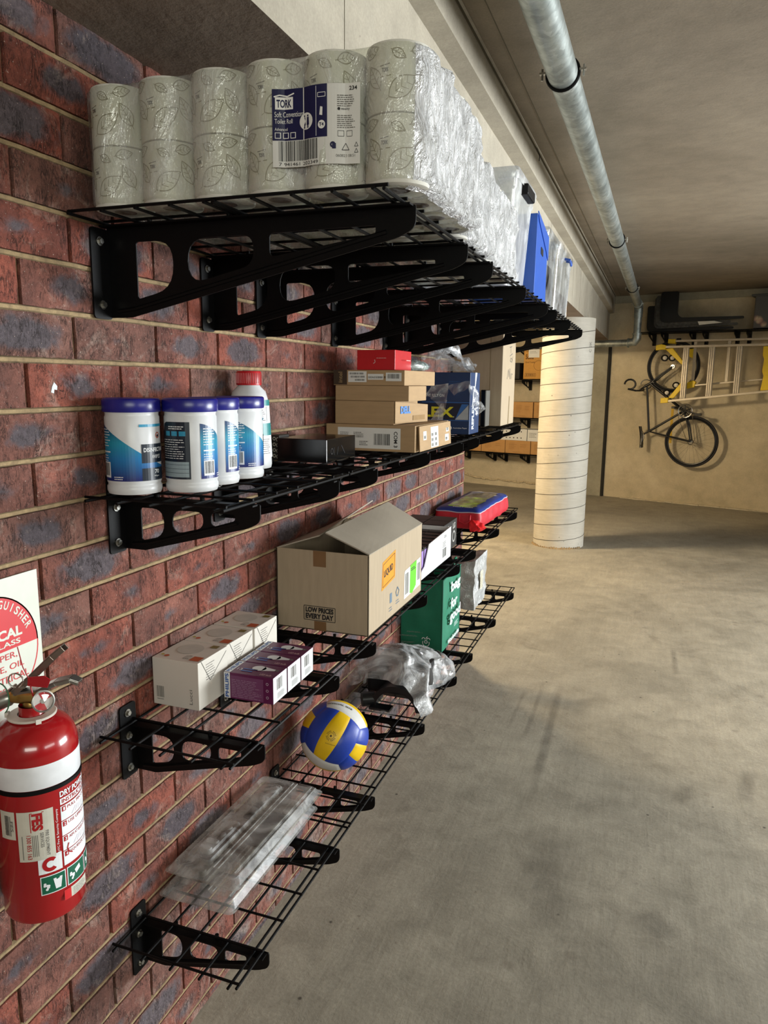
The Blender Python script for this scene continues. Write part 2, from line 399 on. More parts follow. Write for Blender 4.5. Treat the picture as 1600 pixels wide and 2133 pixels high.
def tag(o, label, cat, group=None):
    o['label'] = label; o['category'] = cat
    if group: o['group'] = group
    return o
def thing(name, label, cat, loc=(0, 0, 0), rz=0, group=None):
    o = bpy.data.objects.new(name, None); COL.objects.link(o); o.location = loc; o.rotation_euler = (0, 0, rz)
    o.empty_display_size = .05
    return tag(o, label, cat, group)
def struct(o): o['kind'] = 'structure'; return o
def copy_tree(o, parent=None):
    kids = [c for c in bpy.data.objects if c.parent == o]
    c = o.copy(); COL.objects.link(c); c.parent = parent
    for k in kids: copy_tree(k, c)
    return c
def plate2d(loops, th, name='plate'):
    """filled 2D outline with holes, extruded; returns (verts, faces) in x,y with thickness in z"""
    c = bpy.data.curves.new(name, 'CURVE'); c.dimensions = '2D'; c.fill_mode = 'BOTH'; c.extrude = th/2
    for pts in loops:
        sp = c.splines.new('POLY'); sp.points.add(len(pts)-1)
        for i, (x, y) in enumerate(pts): sp.points[i].co = (x, y, 0, 1)
        sp.use_cyclic_u = True
    o = bpy.data.objects.new(name, c); me = bpy.data.meshes.new_from_object(o)
    vs = [tuple(v.co) for v in me.vertices]; fs = [tuple(p.vertices) for p in me.polygons]
    bpy.data.objects.remove(o); bpy.data.curves.remove(c); bpy.data.meshes.remove(me)
    return vs, fs
def rounded(pts, r, n=5):
    """round the corners of a polygon"""
    out = []; k = len(pts)
    for i in range(k):
        p = Vector(pts[i]); a = Vector(pts[i-1])-p; b = Vector(pts[(i+1) % k])-p
        rr = r[i] if isinstance(r, (list, tuple)) else r
        rr = min(rr, a.length*.49, b.length*.49)
        if rr <= 0: out.append(tuple(p)); continue
        A = p+a.normalized()*rr; Bp = p+b.normalized()*rr
        for j in range(n+1):
            t = j/n; q = A*(1-t)**2+p*2*t*(1-t)+Bp*t*t; out.append((q.x, q.y))
    return out

# ------------------------------------------------------------------ SETTING
FLOORZ, CEILZ, SOF = 0., 2.85, 2.255
YEND = 4.17
struct(MB(M_floor).box(-3.2, 6.6, -3.8, 12.6, -.2, 0).build('floor'))
def cz(y): return 2.68+.0150*y
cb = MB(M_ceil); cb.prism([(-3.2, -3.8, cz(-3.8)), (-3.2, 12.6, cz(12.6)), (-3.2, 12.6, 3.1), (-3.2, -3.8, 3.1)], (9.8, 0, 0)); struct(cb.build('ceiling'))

def brick_wall():
    B = MB(M_brick, M_mortar); uvs = []; cols = []
    vs = []; fs = []; fuv = []; fcol = []; fm = []
    rr = random.Random(11)
    def addf(q, uv, c, mi):
        o = len(vs); vs.extend(q); fs.append(tuple(range(o, o+len(q)))); fuv.append(uv); fcol.append(c); fm.append(mi)
    k = 0
    ztop = 1.7469+.086*6
    row = 0
    while True:
        zt = ztop-.086*row-.005; zb = zt-.076
        if zt < 0.01: break
        # row index 6 is the course directly under the joint at 1.7469 -> perpends at 1.1168+.24n
        off = 1.1168 if (row % 2) == 0 else .9968
        n0 = math.floor((-1.6-off)/.24); n1 = math.ceil((YEND-off)/.24)
        for n in range(n0, n1+1):
            ya = off+.24*n+.004; yb = ya+.232
            if ya >= YEND-.012: continue
            yb = min(yb, YEND)
            c = (rr.random(), rr.random(), rr.random(), 1)
            jx = rr.uniform(-.0012, .0012); e = .0045
            zb2 = max(zb, .0); zt2 = min(zt, SOF)
            if zt2-zb2 < .012: continue
            ny, nz = 12, 5
            def P3(i, j):
                y = ya+(yb-ya)*i/ny; z = zb2+(zt2-zb2)*j/nz
                ed = (i in (0, ny)) or (j in (0, nz))
                if ed:
                    nn = noise.noise(Vector((y*38, z*38, row*3.1)))*.0022
                    if i == 0: y += abs(nn)
                    if i == ny and yb < YEND: y -= abs(nn)
                    if j == 0: z += abs(nn)
                    if j == nz: z -= abs(nn)
                x = jx+noise.noise(Vector((y*25, z*25, n)))*.0012
                if ed: x -= .0028
                return (x, y, z)
            o = len(vs)
            for j in range(nz+1):
                for i in range(ny+1): vs.append(P3(i, j))
            for j in range(nz):
                for i in range(ny):
                    a = o+j*(ny+1)+i
                    fs.append((a, a+1, a+ny+2, a+ny+1))
                    u0, u1 = 2*i/ny-1, 2*(i+1)/ny-1; v0, v1 = 2*j/nz-1, 2*(j+1)/nz-1
                    fuv.append([(u0, v0), (u1, v0), (u1, v1), (u0, v1)]); fcol.append(c); fm.append(0)
            # returns down to the mortar bed
            D = .012
            edge = [o+i for i in range(ny+1)]+[o+j*(ny+1)+ny for j in range(1, nz+1)]+[o+nz*(ny+1)+i for i in range(ny-1, -1, -1)]+[o+j*(ny+1) for j in range(nz-1, 0, -1)]
            b = len(vs)
            for q in edge: vs.append((vs[q][0]-D, vs[q][1], vs[q][2]))
            L = len(edge)
            for q in range(L):
                fs.append((edge[q], b+q, b+(q+1) % L, edge[(q+1) % L])); fuv.append([(1, 1)]*4); fcol.append(c); fm.append(0)
        row += 1
    # mortar bed, slightly raked, and the body of the wall
    # bed joints: struck almost flush with the bricks
    jz = ztop
    while jz > .01:
        o = len(vs); NY = 420
        if jz < SOF-.004:
            for k, dz in enumerate((-.0062, -.003, .003, .0062)):
                for i in range(NY+1):
                    y = -1.6+(YEND-.004+1.6)*i/NY
                    vs.append(((-.0105 if k in (0, 3) else -.0042 if k == 1 else -.0030)+noise.noise(Vector((y*40, jz*9, k*3)))*.0016, y, jz+dz+noise.noise(Vector((y*22, jz*9, 7)))*.0008))
            for k in range(3):
                for i in range(NY):
                    a = o+k*(NY+1)+i; fs.append((a, a+1, a+NY+2, a+NY+1)); fuv.append([(0, 0)]*4); fcol.append((0, 0, 0, 1)); fm.append(1)
        jz -= .086
    o = len(vs); X = -.0112
    NY, NZ = 300, 130
    for j in range(NZ+1):
        for i in range(NY+1):
            y = -1.6+(YEND-.004+1.6)*i/NY; z = SOF*j/NZ
            vs.append((X+noise.noise(Vector((y*30, z*30, 5)))*.0010, y, z))
    for j in range(NZ):
        for i in range(NY):
            a = o+j*(NY+1)+i; fs.append((a, a+1, a+NY+2, a+NY+1)); fuv.append([(0, 0)]*4); fcol.append((0, 0, 0, 1)); fm.append(1)
    o = len(vs)
    vs.extend([(x, y, z) for z in (0, SOF) for y in (-1.6, YEND-.004) for x in (-.23, -.0128)])
    for f in [(0, 2, 3, 1), (4, 5, 7, 6), (0, 1, 5, 4), (2, 6, 7, 3), (0, 4, 6, 2)]:
        fs.append(tuple(o+i for i in f)); fuv.append([(0, 0)]*4); fcol.append((.3, .3, .3, 1)); fm.append(1)
    # header bricks on the end face of the wall
    me = bpy.data.meshes.new('wall_left'); me.from_pydata(vs, [], fs)
    me.materials.append(M_brick); me.materials.append(M_mortar)
    me.polygons.foreach_set('material_index', fm)
    uvl = me.uv_layers.new(name='UVMap'); flat = []
    for u in fuv:
        for a in u: flat += [a[0], a[1]]
    uvl.data.foreach_set('uv', flat)
    ca = me.color_attributes.new(name='rnd', type='FLOAT_COLOR', domain='CORNER'); flat = []
    for u, c in zip(fuv, fcol): flat += list(c)*len(u)
    ca.data.foreach_set('color', flat)
    me.update()
    ob = bpy.data.objects.new('wall_left', me); COL.objects.link(ob); return struct(ob)
brick_wall()

# concrete beam over the wall, with its stepped upper edge
prof = [(.33, SOF), (.33, 2.616), (.39, 2.616), (.39, 2.70), (.402, 2.70), (.402, 2.716), (.378, 2.716), (.378, CEILZ), (-.30, CEILZ), (-.30, SOF)]
prof = [(.33, SOF), (.33, 2.616), (.39, 2.622), (.39, 2.90), (.388, 2.90), (-.30, 2.90), (-.30, SOF)]
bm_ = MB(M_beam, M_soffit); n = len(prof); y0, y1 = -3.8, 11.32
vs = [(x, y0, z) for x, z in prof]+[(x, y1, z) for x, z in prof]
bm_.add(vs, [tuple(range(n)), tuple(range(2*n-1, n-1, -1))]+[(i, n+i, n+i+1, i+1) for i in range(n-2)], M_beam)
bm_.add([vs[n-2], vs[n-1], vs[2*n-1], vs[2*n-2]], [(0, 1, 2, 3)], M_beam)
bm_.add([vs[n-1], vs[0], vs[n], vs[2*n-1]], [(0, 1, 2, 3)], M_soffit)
b_ = struct(bm_.build('trim_1')); b_['label'] = 'pale concrete beam over the brick wall with a stepped upper edge'
# ceiling formwork joint line
j_ = MB(P('joint_line', '#57503f', .95))
for xa, xb, dz in ((.470, .4725, .0012), (.392, .399, .0015)): j_.prism([(xa, -3.8, cz(-3.8)-dz), (xa, 11.2, cz(11.2)-dz), (xa, 11.2, cz(11.2)), (xa, -3.8, cz(-3.8))], (xb-xa, 0, 0))
j_.prism([(.402, -3.8, cz(-3.8)-.006), (.402, 11.2, cz(11.2)-.006), (.402, 11.2, cz(11.2)), (.402, -3.8, cz(-3.8))], (.006, 0, 0), M_beam)
for yy in (1.6, 4.9, 5.6, 6.3, 6.9, 7.9, 9.2): j_.box(.3302, .3306, yy, yy+.0025, SOF, 2.616)
j_ = struct(j_.build('trim_2')); j_['label'] = 'dark formwork joint lines on the concrete ceiling'

# far wall (not square to the brick wall)
FO = Vector((.4, 11.27, 0)); FU = Vector((1, -.285, 0)).normalized(); FN = Vector((-.285, -1, 0)).normalized()
FROT = math.atan2(FU.y, FU.x)          # local x = along the wall, local -y = out of the wall
def fw(u, d, z): return FO+FU*u+FN*d+Vector((0, 0, z))
TF = Matrix.Translation(FO) @ Matrix.Rotation(FROT, 4, 'Z')
MB(M_farwall).box(-.0, 7.5, 0, .25, 0, CEILZ, T=TF)
struct(MB(M_farwall).box(-.012, 7.5, 0, .25, 0, CEILZ, T=TF).build('wall_back'))
struct(MB(M_farwall).box(-4.5, -.012, 0.0, .25, 0, CEILZ, T=TF).build('wall_recess'))
struct(MB(M_pilaster).box(-.62, -.045, -.04, 0, 0, SOF-.02, T=TF).build('trim_3'))  # greyer colour carries the shadow lying on this stretch of wall
struct(MB(P('sealant_joint', '#23221f', .9)).box(-.045, -.012, -.045, 0, 0, SOF-.02, T=TF).build('trim_4'))
struct(MB(M_pilaster).box(.0, 7.5, -.02, 0, CEILZ-.10, CEILZ, T=TF).build('trim_5'))
# rough mortar ridge low on the recess wall
rb = MB(P('rough_render', '#b9a98a', .95, 0, .2, 30, .6, 120))
for k in range(46):
    u = -3.2+k*.055; z = .11-.0005*k+.35*max(0, (-2.1-u))*.55+noise.noise(Vector((u*9, 0, 0)))*.02
    rb.box(u-.03, u+.03, -.018-.01*random.random(), 0, z-.012*random.random()-.006, z+.008+.01*random.random(), T=TF)
struct(rb.build('trim_6', bevel=.004))
# skirting of spilt screed at the foot of the far wall
sk = MB(P('screed_edge', '#c6bba2', .95, 0, .15, 20, .5, 80))
for k in range(70):
    u = .25+k*.09; sk.box(u, u+.095, -.035-.03*random.random(), 0, 0, .006+.008*random.random(), T=TF)
struct(sk.build('trim_7'))
struct(MB(M_other).box(6.4, 6.6, -3.8, 12.6, 0, CEILZ).build('wall_right'))
struct(MB(M_other).box(-3.2, 6.6, -4.0, -3.8, 0, CEILZ).build('wall_front'))
struct(MB(M_other).box(-3.4, -3.2, -3.8, 12.6, 0, CEILZ).build('wall_far_left'))

# round column with a spiral former seam
def column():
    cx, cy, r = .172, 7.63, .252
    m, nt, b = newmat('column_paint_concrete'); t = NT(nt); v = t.obj()
    col = t.ramp(t.noise(v, 3, 8, .6), [(.3, '#b0aa9c'), (.7, '#c6c1b5')])
    st = t.n('ShaderNodeMapping'); st.inputs['Scale'].default_value = (3, 3, 40); t.l(v, st.inputs[0])
    col = t.mix(.3, col, t.ramp(t.noise(st.outputs[0], 2, 6, .7), [(.35, .38), (.6, .56)]), 'OVERLAY')
    vo = t.n('ShaderNodeTexVoronoi'); vo.inputs['Scale'].default_value = 14; t.l(v, vo.inputs['Vector'])
    sp = t.math('MULTIPLY', t.ramp(vo.outputs['Distance'], [(.05, 1.), (.12, 0.)]), t.ramp(t.noise(v, 6, 3), [(.48, 0.), (.6, .85)]))
    col = t.mix(sp, col, '#5b4f3f')
    t.l(col, b.inputs['Base Color']); b.inputs['Roughness'].default_value = .6
    t.bump(t.noise(st.outputs[0], 5, 5), .2, .004, b)
    B = MB(m); B.lathe([(r, 0), (r, SOF-.001)], n=96)
    o = tag(B.build('concrete_column', smooth=1, loc=(cx, cy, 0)), 'round white concrete column with spiral seam lines under the beam', 'column')
    sb = MB(P('seam_grime', '#5f5a50', .9, 0, .2)); pts = []
    N = 64*15
    for k in range(N):
        a = 2*PI*k/64; z = .03+.155*k/64
        if z > SOF-.02: break
        pts.append(((r+.0003)*math.cos(a+2.4), (r+.0003)*math.sin(a+2.4), z+.0035*math.sin(a*1.7)))
    sb.tube(pts, .0032, n=5); sb.build('spiral_seam', o)
    gb = MB(M_inkgrey); f = cyl(r, .62)
    text(gb, 'C 2K', f, M_inkgrey, .10, 1.93, .035, .10, rot=1, hh=.001); gb.build('pencil_mark', o)
    cr = MB(M_mortar)
    for k in range(26):
        a = -.5-k*.1; s_ = .012+.012*random.random()
        cr.add([(s_*x, s_*y, abs(s_*z)) for x, y, z in [(1, 0, 0), (0, 1, 0), (-1, 0, 0), (0, -1, 0), (0, 0, 1)]], [(0, 1, 4), (1, 2, 4), (2, 3, 4), (3, 0, 4)], T=Matrix.Translation(((r+.004)*math.cos(a), (r+.004)*math.sin(a), 0)))
    cr.build('crumbled_base', o)
column()

# lamp fixture that gives the warm light
lt = thing('strip_light', 'ceiling strip light in the bay behind the brick wall, out of the view', 'lamp', (-1.9, 6.4, cz(6.4)-.005))
MB(M_white).box(-.07, .07, -.62, .62, -.06, 0).build('housing', lt, bevel=.006)  # thin yellow box on the wall face
em, nt, b = newmat('warm_tube'); b.inputs['Emission Color'].default_value = (1, .8, .45, 1); b.inputs['Emission Strength'].default_value = 4
MB(em).tube([(0, -.58, -.085), (0, .58, -.085)], .016, n=12).build('lamp_tube', lt)

# ------------------------------------------------------------------ SHELVES
def rack(x0, W, y0, y1, z, name, par, T=None):
    """wire panel: long wires along y, cross wires along x; top of wires at z"""
    B = MB(M_black); r = .0031
    for d in (0.004, .076, .147, .217, .284):
        if d < W: B.tube([(x0+d, y0-.006, z-.009), (x0+d, y1+.006, z-.009)], r, n=6, T=T)
    B.tube([(x0+W-.003, y0, z-.0095), (x0+W-.003, y1, z-.0095)], r, n=6, T=T)
    n = max(2, round((y1-y0)/.1)); 
    for k in range(n+1):
        y = y0+.006+(y1-y0-.012)*k/n
        B.tube([(x0-.006, y, z-.003), (x0+W+.002, y, z-.003)], .0028, n=6, T=T)
    return B.build(name, par, smooth=1)

def bracket_mesh(L, H, up, th=.003):
    out = rounded([(0, 0), (L, 0), (L, -.036), (L-.03, -.05), (.05, -H), (0, -H)], [0, .004, .014, .01, .002, 0])
    holes = []
    def lower(x): return -H+(H-.05)*max(0, x-.05)/(L-.08)
    k = L/.31
    if k > 1.5:
        specs = [(.066, .148, .030), (.180, .318, .028), (.350, .50, .024)]
    else:
        specs = [(.043, .098, .020), (.118, .190, .020), (.208, .262, .018)]
    for i, (a, b, m_) in enumerate(specs):
        t_ = -.028 if i == 0 else -.026-.004*i*(.6 if k < 1.5 else .9)
        t_ = -.030 if k > 1.5 else -.024
        if k > 1.5 and i == 2: pts = [(a, t_-.0), (b+.05, t_+.002), (b+.05, t_-.012), (a, lower(a)+.032)]
        elif i == 2: pts = [(a, t_), (b, t_), (b, t_-.012), (a, lower(a)+m_)]
        else: pts = [(a, t_), (b, t_), (b, lower(b)+m_), (a, lower(a)+m_)]
        wd = b-a; rad = [.006, wd*1.1, wd*1.1, .006] if i == 0 else [wd*.6, wd*.5, wd*.5, wd*.7]
        if i == 2: rad = [.009, .006, .006, .012]
        holes.append(rounded(pts, rad))
    vs, fs = plate2d([out]+holes, th)
    B = MB(M_black)
    B.add([(x, z, y) for x, y, z in vs], fs)                         # web in the x-z plane
    # wall flange reaching to -y, top flange and stiffening lip
    fl = rounded([(-.05, -H-.004), (.0, -H-.004), (.0, up), (-.05, up)], .009)
    B.prism([(.0, y, z) for y, z in fl], (.0035, 0, 0))
    B.box(0, L-.004, -.022, .0015, -.003, 0)
    # round-edged pressed rib near the lower edge
    B.tube([(.02, -.0018, -H+.012), (.06, -.0018, -H+.016), (L-.05, -.0018, -.040)], .004, n=6)
    return B
def make_bracket(L, H, up, par, name='bracket', small=True):
    o = bracket_mesh(L, H, up).build(name, par, smooth=0)
    zs = (up-.018, -.022, -H+.018) if up > .01 else (-.03, -H+.022)
    for z in zs:
        b = MB(M_steel); b.tube([(.0035, -.028, z), (.0062, -.028, z)], .0085, n=14); b.tube([(.006, -.028, z), (.011, -.028, z)], .0055, n=6)
        b.build('wall_bolt', o)
    for x in (.085, .19) if L < .4 else (.1, .27, .45):
        c = MB(M_black); c.tube([(x, -.002, -.002), (x, -.002, .009)], .0045, n=8); c.build('rack_clip', o)
    return o
SX = .305
def wall_shelf(z, L, brks, label, racks, deep):
    t = thing('wire_shelf', label, 'shelf', (0, 1.11, z))
    H, up = (.168, -.006) if deep else (.112, .047)
    first = None
    for y in brks:
        if first is None: b = make_bracket(L+(.015 if deep else .012), H, up, t); first = b
        else: b = copy_tree(first, t)
        b.location = (.001, y-1.11, -.0125)
    for (a, b_) in racks:
        rack(.004, .300 if deep else .303, a-1.11, b_-1.11, 0, 'wire_rack', t)
        if deep: rack(.302, .303, a-1.11, b_-1.11, 0, 'wire_rack', t)
    return t
RK = [(1.112, 1.688), (1.697, 2.955), (2.964, 4.235)]
B1 = [1.215, 1.575, 1.83, 2.32, 2.81, 3.08, 3.58, 4.18]
B2 = [1.222, 1.60, 1.862, 2.365, 2.825, 3.11, 3.63, 4.15]
Z1, Z2, Z3, Z4 = 1.928, 1.411, .919, .444
wall_shelf(Z1, .605, B1, 'deep black wire shelf at the top of the brick wall, carrying the toilet rolls', RK, True)
wall_shelf(Z2, .305, B2, 'black wire shelf second from the top, carrying the wipes and stacked boxes', RK, False)
wall_shelf(Z3, .305, B2, 'black wire shelf third from the top, carrying the large open carton', RK, False)
wall_shelf(Z4, .305, B2, 'lowest black wire shelf, carrying the volleyball and clear packaging', RK, False)

# ------------------------------------------------------------------ TOILET ROLL PACKS
M_roll = P('toilet_paper', '#cfcdc4', .9, 0, .03, 60, .1, 300)
M_leaf = P('leaf_print', '#96917f', .9)
M_corein = P('roll_core', '#8d7a62', .9)
RD, RH = .1055, .1015
def roll_mesh(seed):
    rr = random.Random(seed); B = MB(M_roll, M_leaf, M_corein, M_ink); r = RD/2-.0012
    B.lathe([(.020, RH-.001), (r-.004, RH-.0003), (r-.001, RH-.0015), (r, RH-.005), (r, .005), (r-.001, .0015), (r-.004, .0003), (.020, .001)], M_roll, 36, cap=False)
    B.lathe([(.020, .001), (.020, RH-.001)], M_corein, 16, cap=False)
    f = cyl(r)
    def leaf(u0, v0, L, ang):
        ca, sa = math.cos(ang), math.sin(ang); W = L*.27
        def tr(a, b): return (u0+a*ca-b*sa, v0+a*sa+b*ca)
        N = 12; wd = .0011
        up = [tr(L*(i/N-.5), W*math.sin(PI*(i/N)**.85)) for i in range(N+1)]
        dn = [tr(L*(i/N-.5), -W*math.sin(PI*(i/N)**.85)) for i in range(N+1)]
        for pts in (up, dn): stroke(B, f, M_leaf, pts, wd*1.35, .0004)
        stroke(B, f, M_leaf, [tr(-L*.62, 0), tr(-L*.2, .0), tr(L*.42, 0)], wd*.9, .0004)
        for i in (-.25, -.05, .15):
            for s_ in (1, -1): stroke(B, f, M_leaf, [tr(L*i, 0), tr(L*(i+.14), s_*W*.62)], wd*.7, .0004)
    C = 2*PI*r
    for k in range(4):
        leaf(k*C/4+.002, .036, .052, .62+.12*math.sin(k*2)); leaf(k*C/4+.036, .052, .040, 2.1)
        leaf(k*C/4-.004, .080, .024, -.5); leaf(k*C/4+.030, .088, .030, .25)
    for k in range(2):
        text(B, 'TORK', f, M_ink, -.031+k*C/2, .056, .011, .006, .02, .0006); stroke(B, f, M_inkgrey, [(-.034+k*C/2, .065), (-.018+k*C/2, .067)], .001, .0006)
        stroke(B, f, M_leaf, [(-.034+k*C/2, .050), (-.016+k*C/2, .051)], .0015, .0006)
    return B
proto = [roll_mesh(1).build('toilet_roll', smooth=1)]
PM = proto[0].data; bpy.data.objects.remove(proto[0])
def scallop(x, W, n):
    """inward depth of a wrap pulled over n rolls across width W at position x"""
    r = RD/2; k = min(n-1, max(0, int(x/RD))); dx = x-(k+.5)*RD
    d = r-math.sqrt(max(0, r*r-dx*dx))
    if (k == 0 and dx < 0) or (k == n-1 and dx > 0): return d
    return min(d, .014)
def pack(loc, nx, ny, label, side_amp=.007, only=None, seed=0, lab=False):
    t = thing('toilet_roll_pack', label, 'toilet paper', loc, 0, None)
    W, D, H = nx*RD, ny*RD, 2*RH
    for i in range(nx):
        for j in range(ny):
            if only and not only(i, j): continue
            for k in range(2):
                o = bpy.data.objects.new('toilet_roll', PM); COL.objects.link(o); o.parent = t
                o.location = ((i+.5)*RD, (j+.5)*RD, .002+k*RH); o.rotation_euler = (0, 0, .28*((i+j) % 2)+.12)
    # wrap: perimeter x height grid
    off = .0022; per = []; r = RD/2
    def arc(cx, cy, a0, a1, side, n=8):
        for q in range(n+1):
            a = a0+(a1-a0)*q/n; per.append((cx+(r+off)*math.cos(a), cy+(r+off)*math.sin(a), math.cos(a), math.sin(a), 'c2' if side == 'c' and q >= 4 else side))
    def run(side, n, P0, dirv, nrm):
        L = n*RD; steps = int((L-RD)/.0085)
        for q in range(1, steps):
            s_ = r+(L-RD)*q/steps; d = scallop(s_, L, n)*(.3 if side == 'r' else 1)-off
            per.append((P0[0]+dirv[0]*s_-nrm[0]*d, P0[1]+dirv[1]*s_-nrm[1]*d, nrm[0], nrm[1], side))
    arc(r, r, PI, 1.5*PI, 'f'); run('f', nx, (0, 0), (1, 0), (0, -1)); arc(W-r, r, 1.5*PI, 2*PI, 'c')
    run('r', ny, (W, 0), (0, 1), (1, 0)); arc(W-r, D-r, 0, .5*PI, 'r'); run('b', nx, (W, D), (-1, 0), (0, 1)); arc(r, D-r, .5*PI, PI, 'b')
    run('l', ny, (0, D), (0, -1), (-1, 0))
    zs = [0.0, .004, .012]+[.012+(H-.020)*i/34 for i in range(1, 35)]+[H+.001, H+.003]
    ins = [.030, .008, 0]+[0]*34+[.006, .018]
    B = MB(M_wrap, M_wrapside); n = len(per); vs = []
    for k, z in enumerate(zs):
        mid = max(0, 1-abs(z-H/2)/.006)
        for (x, y, nx_, ny_, sd) in per:
            d = -ins[k]-.0012*mid
            p = Vector((x*9+seed, y*9, z*9)); 
            if sd == 'r':
                q = Vector((y*11+seed*7, z*7, seed)); rg = 1-abs(noise.noise(q))*2.6
                d += side_amp*(-.2+max(0, rg)**2*1.1)+.0035*noise.noise(q*3.1)+.0022*(1-abs(noise.noise(Vector((y*42+seed, z*13, 3))))*3)
                if z < .03: d += .010*(1-z/.03)
            else: d += .0022*max(0, noise.noise(Vector((x*60+seed, y*30, z*14))))
            vs.append((x+nx_*d, y+ny_*d, z+(.004*noise.noise(Vector((y*20, x*20, seed))) if (sd == 'r' and z > H-.004) else 0)))
    for k in range(len(zs)-1):
        for i in range(n):
            j = (i+1) % n; sd = per[i][4]
            B.add([], []); B.f.append((k*n+i, k*n+j, (k+1)*n+j, (k+1)*n+i)); B.mi.append(1 if sd in ('r', 'c2') else 0)
    B.v = vs
    B.f += [tuple(range(n))[::-1], tuple((len(zs)-1)*n+i for i in range(n))]; B.mi += [0, 0]
    w_ = B.build('plastic_wrap', t, smooth=2)
    return t
p1 = pack((.020, 1.130, Z1), 6, 4, 'clear-wrapped toilet roll pack nearest the camera, with a navy and white label', .007, seed=1, only=lambda i, j: j == 0 or i >= 4)
pack((.084, 1.562, Z1), 5, 3, 'crumpled-wrapped toilet roll pack between the front pack and the rearmost pack', .008, seed=5, only=lambda i, j: i >= 3)
pack((.066, 1.890, Z1), 5, 4, 'rearmost toilet roll pack, in crumpled white wrap beside the lidded tub', .007, seed=9, only=lambda i, j: i >= 3)
# product label on pack 1 (pack-local coordinates)
def lab_map(u, v, h=0):
    x = .386+u; return (x, scallop(x, 6*RD, 6)*.55-.0032-h, .040+v-.03*u)
L = MB(M_paper, M_navy, M_ink, M_inkgrey)
L.grid(lab_map, 0, .148, 0, .116, 30, 4, M_paper, 0)
L.grid(lab_map, 0, .096, .040, .116, 20, 3, M_navy, .0003)
L.grid(lab_map, .0765, .0775, .042, .114, 1, 3, M_white, .0006)
MW = P('label_white', '#e8e8e4', .5, 0, .02)
L.grid(lab_map, .005, .034, .086, .104, 6, 2, MW, .0006)
stroke(L, lab_map, MW, [(.003, .1045), (.012, .107), (.024, .105), (.036, .109)], .002, .0006)
text(L, 'TORK', lab_map, M_navy, .0075, .0885, .024, .012, .03, .0010)
text(L, 'Soft Conventional', lab_map, MW, .004, .0745, .050, .008, 0, .0008)
text(L, 'Toilet Roll', lab_map, MW, .004, .065, .029, .007, 0, .0008)
text(L, 'Advanced', lab_map, MW, .004, .0545, .020, .0045, 0, .0008)
for q in range(3): L.grid(lab_map, .004+q*.0125, .0135+q*.0125, .043, .052, 2, 1, MW, .0006); L.grid(lab_map, .0052+q*.0125, .0123+q*.0125, .044, .051, 2, 1, M_navy, .0009)
ring2d(L, lab_map, MW, .058, .066, 0.0, .0125, 24, .0006)
for q, sgn in ((.0545, 1), (.0615, -1)):
    ring2d(L, lab_map, M_navy, q, .0735, 0, .0016, 10, .0010); L.poly(lab_map, [(q-.0024, .060), (q+.0024, .060), (q+.0018, .0715), (q-.0018, .0715)], M_navy, .0010)
    L.grid(lab_map, q-.0012, q+.0012, .0555, .0605, 1, 1, M_navy, .0010)
ring2d(L, lab_map, MW, .0865, .058, 0.0, .0062, 20, .0006); text(L, 'T4', lab_map, M_navy, .0825, .0555, .008, .0052, .03, .0010)
stroke(L, lab_map, MW, [(.080, .104), (.093, .104), (.093, .098), (.080, .098), (.080, .104)], .0008, .0006)
L.poly(lab_map, [(.083, .072), (.088, .071), (.0885, .083), (.0845, .084)], MW, .0006)
text(L, '234', lab_map, M_ink, .130, .106, .013, .0058, .02, .0006)
fine(L, lab_map, M_inkgrey, .112, .083, .030, .018, 6, .0006, .4, 2)
ring2d(L, lab_map, M_ink, .1145, .0795, 0, .0022, 12, .0006); text(L, 'essity', lab_map, M_ink, .118, .077, .013, .0042, .01, .0006)
fine(L, lab_map, M_inkgrey, .112, .052, .030, .020, 7, .0006, .4, 4)
for q in (.113, .126): stroke(L, lab_map, M_ink, [(q, .040), (q+.009, .040), (q+.009, .048), (q, .048), (q, .040)], .0006, .0006)
stroke(L, lab_map, M_ink, [(.119, .020), (.130, .020), (.1245, .030), (.119, .020)], .0008, .0006)
ring2d(L, lab_map, M_navy, .105, .028, .002, .0045, 14, .0006); L.grid(lab_map, .104, .110, .022, .030, 1, 1, M_navy, .0006)
for q in (.016, .025): stroke(L, lab_map, M_ink, [(.139, q), (.145, q), (.142, q+.006), (.139, q)], .0007, .0006)
text(L, '060823 08:51', lab_map, M_inkgrey, .110, .010, .030, .004, 0, .0006)
barcode(L, lab_map, M_ink, .010, .009, .070, .030, 40, .0006)
text(L, '7 941461 202349', lab_map, M_ink, .010, .002, .070, .005, 0, .0006)
L.build('product_label', p1)

